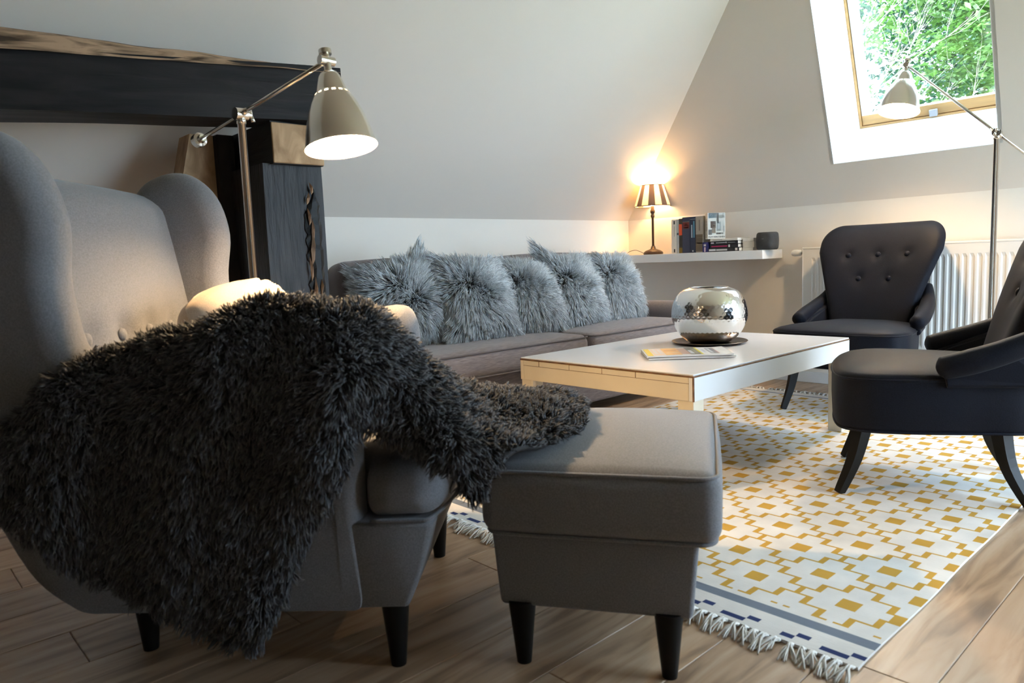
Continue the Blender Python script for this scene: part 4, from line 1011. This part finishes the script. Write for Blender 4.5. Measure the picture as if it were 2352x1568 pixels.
# ================================================================== BLACK EASY CHAIRS
def easy_chair(label, loc, rzd):
    t = thing('easy_chair', label, 'chair', (*loc, 0), math.radians(rzd), 'black easy chairs around the coffee table')
    def plan(k, ins=0.0):
        # seat outline: softly bowed front, sides tapering to the back
        pts = []
        ctrl_ = [(-0.205, -0.30), (-0.275, -0.12), (-0.325, 0.08), (-0.327, 0.205), (-0.255, 0.278), (0, 0.302), (0.255, 0.278), (0.327, 0.205), (0.325, 0.08), (0.275, -0.12), (0.205, -0.30), (0, -0.315)]
        c = catmull(ctrl_, 6, True); n2 = np.linalg.norm(c, axis=1, keepdims=True); return c*(1-ins/n2)
    N = len(plan(0)); rings = []
    for (z, ins) in ((0.247, 0.05), (0.245, 0.018), (0.250, 0.006), (0.264, 0.0), (0.34, -0.004), (0.42, -0.004)):
        rings.append(np.column_stack([plan(0, ins), np.full(N, z)]))
    V = np.vstack(rings); F = []
    for i in range(len(rings)-1):
        for k in range(N): k2 = (k+1) % N; F.append((i*N+k, (i+1)*N+k, (i+1)*N+k2, i*N+k2))
    F = [f[::-1] for f in F]; F.append(tuple(range(N))[::-1])
    seat = vf_part('seat_base', (V, F), M['black_fab'], t); shade_auto(seat, 60)
    part('piping', MB().tube(np.column_stack([plan(0, 0.004), np.full(N, 0.250)]), 0.0045, 6, True), M['black_fab'], seat, True)
    rings = []
    for (z, ins) in ((0.418, -0.002), (0.430, 0.0), (0.440, 0.02), (0.450, 0.06), (0.458, 0.12), (0.463, 0.20), (0.465, 0.30)):
        c = plan(0); n2 = np.linalg.norm(c, axis=1, keepdims=True); sc = np.maximum(0.02, 1-ins/0.31) if ins > 0 else 1-ins/n2
        rings.append(np.column_stack([c*sc, np.full(N, z)]))
    V = np.vstack(rings); F = []
    for i in range(len(rings)-1):
        for k in range(N): k2 = (k+1) % N; F.append((i*N+k, i*N+k2, (i+1)*N+k2, (i+1)*N+k))
    F.append(tuple((len(rings)-1)*N+k for k in range(N)))
    cu = vf_part('seat_cushion', (V, F), M['black_fab'], t)
    part('piping', MB().tube(np.column_stack([plan(0, -0.003), np.full(N, 0.421)]), 0.0045, 6, True), M['black_fab'], cu, True)
    # back: shield shape, wide rounded top
    btn = [(-0.155, 0.805), (0.0, 0.805), (0.155, 0.805), (-0.08, 0.675), (0.08, 0.675)]
    z0, z1 = 0.40, 0.978
    def halfw(z):
        q = (z-z0)/(z1-z0); w = 0.205+0.122*(min(1, q/0.74)**1.15); Rc = 0.105
        if z > z1-Rc: w = w-Rc+math.sqrt(max(0, Rc*Rc-(z-(z1-Rc))**2))
        return w
    def cy(x, z):
        q = (z-z0)/(z1-z0); return -0.235-0.235*q+0.02*math.sin(PI*q)+0.075*(x/0.36)**2
    nu, nv = 41, 41; V = []; F = []
    for sgn in (1, -1):
        for j in range(nv):
            q = math.sin(j/(nv-1)*PI/2)**1.0; z = z0+(z1-z0)*q; w = halfw(z)
            for i in range(nu):
                u = -1+2*i/(nu-1); x = u*w
                th = 0.062*(max(0, 1-abs(u)**6)**.5)*(max(0, 1-max(0, (q-.55)/.45)**6)**.5)
                yv = cy(x, z)+sgn*th-(0.0 if sgn > 0 else 0.0)
                if sgn > 0:
                    for bx, bz in btn: yv -= 0.014*math.exp(-((x-bx)**2+(z-bz)**2)/(2*0.019**2))
                V.append((x, yv, z))
    for s_ in (0, nu*nv):
        for j in range(nv-1):
            for i in range(nu-1):
                qd = (s_+j*nu+i, s_+j*nu+i+1, s_+(j+1)*nu+i+1, s_+(j+1)*nu+i); F.append(qd[::-1] if s_ == 0 else qd)
    bk = vf_part('backrest', (V, F), M['black_fab'], t)
    for bx, bz in btn:
        me = MB().lathe([(0.0001, 0.009), (0.009, 0.0075), (0.015, 0.003), (0.016, 0), (0.0001, -0.004)], 16).mesh('button', M['black_fab'], True)
        obj('button', me, bk, (bx, cy(bx, bz)+0.062-0.011, bz), (math.radians(-80), 0, 0))
    # low arms sweeping forward from the back
    for sg in (-1, 1):
        path = catmull([(sg*0.245, -0.355, 0.63), (sg*0.272, -0.29, 0.565), (sg*0.292, -0.20, 0.52), (sg*0.304, -0.11, 0.487), (sg*0.306, -0.045, 0.467), (sg*0.300, -0.012, 0.455)], 5)
        rad = np.interp(np.linspace(0, 1, len(path)), [0, .3, .6, .88, 1], [0.026, 0.036, 0.040, 0.037, 0.012])
        mb = MB().tube(path, rad, 16); am = part('armrest', mb, M['black_fab'], t, True)
        prof_ = [(-0.33, 0.40), (-0.04, 0.40), (-0.03, 0.44), (-0.11, 0.48), (-0.20, 0.515), (-0.29, 0.56), (-0.36, 0.60)]
        V, F = slab_vf(prof_, 0.055, 0.012, lambda yy, z, sg=sg: sg*(0.292-0.085*max(0, -(yy+0.12)/0.25)), 3)
        vf_part('arm_panel', (V, F), M['black_fab'], am, False)
    for sg in (-1, 1):
        for (pts) in ([(sg*0.215, 0.195, 0.26), (sg*0.226, 0.222, 0.13), (sg*0.246, 0.268, 0.0085)], [(sg*0.185, -0.20, 0.26), (sg*0.196, -0.225, 0.13), (sg*0.222, -0.285, 0.0085)]):
            pa = catmull(pts, 5); mb = MB(); rads = np.interp(np.linspace(0, 1, len(pa)), [0, 1], [0.032, 0.0175])
            mb.tube(pa, rads, 4); V2 = []; part('leg', mb, M['black_wood'], t)
    return t
easy_chair('black tufted easy chair in front of the radiator, facing the table', (3.895, 1.575), 90)
easy_chair('black easy chair standing at the rug edge, nearer to the footstool', (2.788, 0.868), 20.5)

# ================================================================== RADIATOR
RD = thing('radiator', 'white ribbed panel radiator below the roof window', 'radiator', (4.41, 1.35, 0))
ry0, ry1, rz0, rz1 = 0.62, 2.085, 0.24, 0.862
rib = 0.0355; V = []; F = []; zs = [rz0, rz0+.035, rz0+.055, rz1-.085, rz1-.065, rz1-.0]
ys_ = []; yq = ry0+.035
cols_ = [(ry0, 0)]
while yq+rib < ry1-.03: cols_ += [(yq, 0), (yq+rib*.22, 1), (yq+rib*.50, 1), (yq+rib*.72, 0)]; yq += rib
cols_.append((ry1, 0))
for (yy, g) in cols_:
    for i, z in enumerate(zs): V.append((4.405+(0.0045*g if i in (2, 3) else 0)-4.41, yy-1.35, z))
nz_ = len(zs)
for i in range(len(cols_)-1):
    for j in range(nz_-1): F.append((i*nz_+j, i*nz_+j+1, (i+1)*nz_+j+1, (i+1)*nz_+j))
part('front_panel', MB().add(V, F), M['steel_w'], RD)
part('casing', MB().bbox((4.418-4.41, ry0-1.35, rz0), (4.482-4.41, ry1-1.35, rz1-.012), .004), M['steel_w'], RD)
part('top_grille', MB().bbox((4.403-4.41, ry0-.003-1.35, rz1-.014), (4.484-4.41, ry1+.003-1.35, rz1), .004), M['steel_w'], RD)
part('side_cover', MB().bbox((4.403-4.41, ry1-1.35, rz0), (4.484-4.41, ry1+.004-1.35, rz1), .0015), M['steel_w'], RD)
part('bracket', MB().box((4.482-4.41, 1.8-1.35, .3), (4.509-4.41, 1.84-1.35, .8)).box((4.482-4.41, .9-1.35, .3), (4.509-4.41, .94-1.35, .8)), M['steel_w'], RD)
vm = Matrix.Translation((0.03, 2.09-1.35, 0.829)) @ Matrix.Rotation(math.radians(-90), 4, 'X')
vp = MB().lathe([(0.0001, .001), (.009, .001), (.009, .022), (.018, .026), (.0205, .05), (.0205, .066), (.018, .078), (.010, .084), (0.0001, .085)], 24, mat4=vm)
vo_ = part('thermostat_valve', vp, M['white'], RD, True, 'white thermostat knob')
part('valve_neck', MB().lathe([(0.0001, .002), (.0105, .002), (.0105, .02), (0.0001, .021)], 16, mat4=vm), M['nickel'], vo_, True)

# ================================================================== SHELF AND WHAT STANDS ON IT
SZ = 0.857
SH = struct('wall_shelf', MB().bbox((4.25, 2.272, 0.80), (XB-.001, YA-.001, SZ), 0.002), M['white'])
SH['kind'] = 'thing'; tag(SH, 'thick white floating shelf in the room corner', 'shelf')
# table lamp
TL = thing('table_lamp', 'small table lamp with striped cream and taupe shade, lit', 'lamp', (4.385, 3.20, SZ))
part('base', MB().lathe([(0.0001, 0.0), (.068, 0.0), (.072, .006), (.070, .016), (.055, .028), (.03, .036), (.018, .042), (.014, .06), (0.0001, .062)], 40), M['bronze'], TL, True)
part('stem', MB().lathe([(0.0001, .04), (.0135, .05), (.010, .062), (.0085, .075), (.0085, .265), (.014, .27), (.014, .285), (.010, .292), (.016, .30), (.018, .315), (.012, .325), (.012, .35), (0.0001, .352)], 20), M['bronze'], TL, True)
shd = thing('x', '', '')if False else None
ns = 16; V = []; F = []; MI = []; r0, r1, zb, zt = 0.130, 0.083, 0.347, 0.497
for k in range(ns*4):
    a = 2*PI*k/(ns*4)
    V += [(r0*math.cos(a), r0*math.sin(a), zb), (r1*math.cos(a), r1*math.sin(a), zt)]
for k in range(ns*4):
    k2 = (k+1) % (ns*4); F.append((2*k, 2*k2, 2*k2+1, 2*k+1)); MI.append((k//4) % 2)
mb = MB(); mb.add(V, F); mb.mi = MI; sh_o = part('lamp_shade', mb, [M['stripe_l'], M['stripe_d']], TL, True)
for r_, z in ((r0, zb), (r1, zt)):
    part('shade_trim', MB().tube([(r_*math.cos(a), r_*math.sin(a), z) for a in np.linspace(0, 2*PI, 48, endpoint=False)], 0.0028, 6, True), M['trimd'], sh_o, True)
part('bulb', MB().lathe([(0.0001, .35), (.012, .352), (.014, .37), (.026, .395), (.03, .415), (.024, .435), (.01, .447), (0.0001, .449)], 20), M['bulb'], TL, True)
part('cable', MB().tube(catmull([(-.01, .07, .008), (-.03, .13, .035), (-.02, .20, .028), (.02, .26, .006), (.06, .30, .005)], 8), 0.0022, 6), M['cable'], TL, True)
def bulb_light(name, loc, watts, r=0.03, col=WARM):
    ld = bpy.data.lights.new(name, 'POINT'); ld.energy = watts; ld.color = col; ld.shadow_soft_size = r
    o = bpy.data.objects.new(name, ld); COL.objects.link(o); o.location = loc; return o
bulb_light('table_lamp_light', (4.385, 3.20, SZ+0.462), LAMP_T, 0.02, (1.0, 0.60, 0.24))

# books
def book(label, y0, y1, h, dep, col, extras=(), pages=True, x0=4.27, z=SZ+.0005, group='books standing on the shelf'):
    t = thing('book', label, 'book', (x0, (y0+y1)/2, z), 0, group); w = y1-y0; c = min(.003, w*.15)
    mb = MB(); mb.bbox((0, -w/2, 0), (.003, w/2, h), .0012); mb.box((0.002, -w/2, 0), (dep, -w/2+c, h)); mb.box((0.002, w/2-c, 0), (dep, w/2, h))
    part('cover', mb, flat(col), t)
    part('pages', MB().box((.003, -w/2+c, .004), (dep-.004, w/2-c, h-.004)), flat((.72, .66, .54)), t)
    for (z0, z1, f0, f1, cc) in extras:
        part('print', MB().box((-.0006, -w/2+w*f0, h*z0), (.0005, -w/2+w*f1, h*z1)), flat(cc), t)
    return t
# f runs from the radiator side to the corner side of each spine
book('white paperback with black marks, first in the row beside the lamp', 2.918, 2.960, .232, .16, (.76, .70, .60), [(.86, .96, .3, .55, (.05, .05, .05)), (.03, .13, .3, .55, (.05, .05, .05)), (.5, .8, .40, .46, (.35, .3, .25))])
book('slim pale grey paperback next to the white one', 2.900, 2.9165, .232, .16, (.50, .50, .48), [(.54, .60, .1, .9, (.04, .05, .06))])
book('dark book with an orange-red spine band', 2.873, 2.8985, .235, .17, (.06, .045, .03), [(.52, .84, .0, 1.0, (.75, .10, .03)), (0, .16, 0, 1, (.22, .14, .02)), (.2, .5, .3, .55, (.02, .02, .02))])
book('thick dark blue hardback with a maroon spine label', 2.811, 2.8715, .242, .17, (.035, .04, .075), [(.68, .86, .08, .92, (.16, .02, .015)), (.80, .82, .35, .62, (.7, .5, .25)), (.765, .785, .2, .75, (.7, .5, .25)), (.74, .75, .4, .55, (.7, .5, .25)), (.70, .725, .15, .8, (.7, .5, .25)), (.865, .872, .05, .95, (.5, .4, .25))])
book('navy hardback with pale blue spine lettering', 2.767, 2.8095, .241, .17, (.015, .022, .05), [(.42, .78, .55, .80, (.35, .40, .45)), (.42, .88, .18, .38, (.10, .30, .42)), (.03, .07, .40, .62, (.6, .6, .6)), (.93, .94, .0, 1.0, (.4, .45, .5))])
book('grey paperback with a misty brown landscape on its spine', 2.712, 2.7655, .242, .16, (.36, .31, .25), [(.03, .50, .0, 1.0, (.13, .10, .065)), (.24, .27, .1, .8, (.34, .28, .20)), (.40, .41, .0, .8, (.26, .22, .16)), (.6, .9, .35, .55, (.22, .18, .15))])
# lying stack
def lying(label, y0, y1, x0, dep, z0, th, col, extras=()):
    t = thing('book', label, 'book', (x0, (y0+y1)/2, z0), 0, 'books lying on the shelf'); w = y1-y0
    mb = MB(); mb.bbox((0, -w/2, 0), (.003, w/2, th), .0012); mb.box((.002, -w/2, 0), (dep, w/2, .0022)); mb.box((.002, -w/2, th-.0022), (dep, w/2, th))
    part('cover', mb, flat(col), t); part('pages', MB().box((.003, -w/2+.003, .0022), (dep-.003, w/2-.003, th-.0022)), flat((.80, .76, .68)), t)
    for (f0, f1, q0, q1, cc) in extras: part('print', MB().box((-.0006, -w/2+w*f0, th*q0), (.0005, -w/2+w*f1, th*q1)), flat(cc), t)
    return t
zz = SZ+.0005
lying('black book with white title, bottom of the lying stack', 2.440, 2.664, 4.262, .14, zz, .0235, (.018, .016, .02), [(.76, .98, .25, .75, (.7, .68, .66)), (.38, .74, .25, .7, (.6, .58, .55)), (.05, .12, .2, .85, (.65, .6, .58))])
lying('black book with magenta title in the lying stack', 2.450, 2.655, 4.268, .14, zz+.024, .0225, (.02, .017, .022), [(.38, .95, .3, .65, (.42, .02, .10)), (.28, .34, .15, .9, (.65, .63, .6))])
lying('black book with fine white lettering in the lying stack', 2.449, 2.652, 4.264, .14, zz+.047, .0215, (.022, .02, .024), [(.45, .78, .4, .6, (.5, .48, .46)), (.40, .43, .3, .75, (.7, .7, .7)), (.1, .36, .42, .58, (.3, .29, .28)), (.86, .97, .3, .75, (.55, .5, .55))])
lying('white book lying on top of the black ones', 2.447, 2.648, 4.258, .15, zz+.069, .016, (.72, .68, .60), [(.55, .9, .3, .6, (.45, .42, .38))])
lying('cream book lying behind the black stack, under the others', 2.362, 2.438, 4.30, .16, zz, .018, (.72, .66, .56))
lying('cream thick book lying behind the black stack, in the middle', 2.358, 2.438, 4.305, .16, zz+.0185, .040, (.70, .63, .52))
lying('cream slim book on top of the pile behind the black stack', 2.360, 2.436, 4.302, .16, zz+.059, .020, (.74, .70, .63))
book('violet-blue paperback with white circle and label, carrying the film book', 2.668, 2.7095, .066, .15, (.03, .03, .14), [(.04, .50, .40, .70, (.62, .45, .52)), (.60, .80, .35, .75, (.66, .62, .66))], x0=4.262)
# film book: spine and cover both turned to the room
FB = thing('book', 'white film book with a face collage cover and black title, standing on the lying books', 'book', (4.262, 2.668, SZ+.0862), math.radians(0), 'books standing on the shelf')
fr = Matrix.Rotation(math.radians(-34), 4, 'Z')      # local x: across the cover, local -y: cover normal
wB, dB, hB = 0.125, 0.040, 0.172
mb = MB(); mb.bbox((0, 0, 0), (wB, dB, hB), .0015); fc = part('cover', mb, flat((.74, .70, .62)), FB); fc.matrix_local = fr.copy()
def fpatch(x0, x1, z0, z1, col, name='print'):
    o = part(name, MB().box((x0*wB, -.0007, z0*hB), (x1*wB, .0004, z1*hB)), flat(col), fc)
for a in ((.04, .96, .16, .99, (.62, .62, .56)), (.05, .50, .80, .99, (.20, .32, .38)), (.12, .30, .86, .97, (.55, .62, .64)), (.50, .62, .60, .99, (.03, .03, .035)), (.62, .95, .78, .92, (.66, .68, .60)), (.84, .94, .84, .99, (.04, .03, .03)),
          (.50, .90, .30, .66, (.28, .40, .42)), (.56, .70, .38, .58, (.60, .66, .66)), (.16, .46, .42, .68, (.10, .05, .035)), (.24, .44, .22, .56, (.52, .33, .20)), (.28, .42, .48, .53, (.06, .03, .03)), (.04, .24, .16, .36, (.06, .055, .06)), (.48, .88, .17, .24, (.08, .06, .05)), (.88, .95, .26, .50, (.05, .035, .03))): fpatch(*a)
tm = text_mesh('lettering', 'FILM VERSTEHEN', .0155, flat((.04, .04, .04)))
o = obj('lettering', tm, fc); o.matrix_local = Matrix.Translation((wB*.5, -.0012, hB*.075)) @ Matrix.Rotation(math.radians(90), 4, 'X')
tm = text_mesh('lettering', 'FILM VERSTEHEN', .017, flat((.04, .04, .04)))
o = obj('lettering', tm, fc); o.matrix_local = Matrix.Translation((-.0006, dB*.40, hB*.40)) @ Matrix.Rotation(math.radians(-90), 4, 'Z') @ Matrix.Rotation(math.radians(90), 4, 'X') @ Matrix.Rotation(math.radians(90), 4, 'Z')
# speaker
SP = thing('smart_speaker', 'small dark grey rounded cloth speaker at the shelf end', 'speaker', (4.325, 2.278, SZ+.0005), math.radians(-4))
pts = rr(.052, .066, .045, 0, 8); N = len(pts); V = []; F = []
for z, ins in ((0, .010), (.004, .004), (.012, .001), (.03, -.001), (.055, -.002), (.08, -.001), (.098, .001), (.106, .005), (.110, .012)):
    V += [(x*(1-ins/.05), y_*(1-ins/.065), z) for x, y_, _ in pts]
for i in range(8):
    for k in range(N): k2 = (k+1) % N; F.append((i*N+k, i*N+k2, (i+1)*N+k2, (i+1)*N+k))
F += [tuple(range(N))[::-1], tuple(8*N+k for k in range(N))]
part('cloth_body', MB().add(V, F), M['speaker'], SP, True)
part('badge', MB().box((-.0555, -.006, .066), (-.0525, .006, .071)), flat((.09, .09, .10)), SP)

# ================================================================== FLOOR LAMPS
def floor_lamp(label, base, jz, head, cw_len, axis_dir, watts, spin):
    t = thing('floor_lamp', label, 'lamp', (*base, 0), 0)
    part('base', MB().lathe([(0.0001, 0), (.135, 0), (.138, .006), (.135, .018), (.12, .024), (.02, .028), (.016, .06), (0.0001, .062)], 48), M['nickel'], t, True)
    part('pole', MB().lathe([(0.0001, .02), (.0125, .02), (.0125, jz-.03), (.0145, jz-.03), (.0145, jz-.012), (0.0001, jz-.012)], 20), M['nickel'], t, True)
    J = np.array([0, 0, jz]); Hh = np.array(head)-np.array([*base, 0]); d = (Hh-J)/np.linalg.norm(Hh-J); C = J-d*cw_len
    side = np.cross(d, (0, 0, 1)); side /= np.linalg.norm(side)
    mb = MB().tube([J-side*.02, J+side*.02], .019, 16).tube([J-side*.032, J-side*.02], .012, 12).tube([J+np.array([0, 0, -.03]), J], .012, 12)
    jo = part('joint', mb, M['nickel'], t, True); shade_auto(jo, 40)
    mb = MB().tube([J-side*.036, J-side*.036+np.array([0, 0, .022])-d*.008], [.004, .007], 8).tube([J-side*.036, J-side*.036-np.array([0, 0, .022])+d*.008], [.004, .007], 8); part('wing_nut', mb, M['nickel'], jo, True)
    part('arm', MB().tube([C, Hh], .0062, 12), M['nickel'], t, True)
    mb = MB().tube([J-d*.03, J+d*.035], .0095, 12); part('sleeve', mb, M['nickel'], jo, True)
    mb = MB().tube([C-d*.02, C-d*.012, C+d*.012, C+d*.016, C+d*.03], [.016, .023, .023, .015, .012], 20); cwo = part('counterweight', mb, M['nickel'], t, True); shade_auto(cwo, 40)
    # shade: hangs from the arm tip, axis_dir points out of the mouth
    ad = Vector(axis_dir).normalized(); q = ad.to_track_quat('Z', 'Y').to_matrix().to_4x4()
    mx = Matrix.Translation(Vector(Hh)) @ q @ Matrix.Rotation(spin, 4, 'Z')
    hk = MB().tube([Hh-np.array(ad)*.028, Hh+np.array(ad)*.045], .0105, 14).tube([Hh-side*.022, Hh+side*.022], .0125, 14).tube([Hh-np.array(ad)*.030, Hh-np.array(ad)*.018], .017, 16)
    shade_auto(part('head_joint', hk, M['nickel'], t, True), 40)
    k9 = 0.93
    pf = [(r_*k9, z_*k9) for r_, z_ in [(.012, .035), (.024, .037), (.031, .048), (.0385, .072), (.044, .092), (.0455, .096), (.0505, .100), (.0535, .105), (.066, .128), (.0785, .158), (.088, .188), (.0955, .220), (.0995, .244), (.1035, .256)]]
    sh = part('lamp_shade', MB().lathe(pf, 64, mat4=mx, skip=lambda i, k: i in (6,) and k % 4 < 2), M['nickel'], t, True)
    pin_ = [(r_*k9, z_*k9) for r_, z_ in [(.0505, .105), (.0635, .129), (.076, .158), (.0855, .188), (.093, .220), (.0972, .244), (.1035, .256)]]
    part('shade_lining', MB().lathe(pin_, 64, mat4=mx), M['shade_in'], sh, True, 'white inside of the shade')
    bl_ = part('bulb', MB().lathe([(0.0001, .06), (.013, .062), (.015, .085), (.024, .105), (.027, .122), (.021, .138), (.009, .146), (0.0001, .148)], 20, mat4=mx), M['bulb'], t, True)
    p = mx @ Vector((0, 0, .182)); bulb_light('floor_lamp_light', Vector((*base, 0))+p, watts, 0.028)
    return t
# shade axis runs down the picture with a slight turn towards the viewer
floor_lamp('brushed nickel floor lamp with bell shade behind the wing armchair', (0.97, 2.258), 1.337, (1.018, 1.795, 1.402), 0.29, (0.01, -0.19, -0.98), LAMP_L, 0.0)
floor_lamp('brushed nickel floor lamp with bell shade beside the radiator', (4.061, 0.988), 1.359, (4.029, 1.377, 1.745), 0.29, (-0.28, 0.055, -0.97), LAMP_R, 0.0)

# ================================================================== RED BOX BY THE KNEE WALL
RB = thing('storage_box', 'red box with white base on the floor at the knee wall', 'box', (0.30, 3.32, 0))
part('body', MB().bbox((-.22, -.13, .09), (.165, .13, .24), .01), flat((.42, .015, .02)), RB)
part('base', MB().bbox((-.225, -.135, 0), (.170, .135, .088), .008), M['white'], RB)
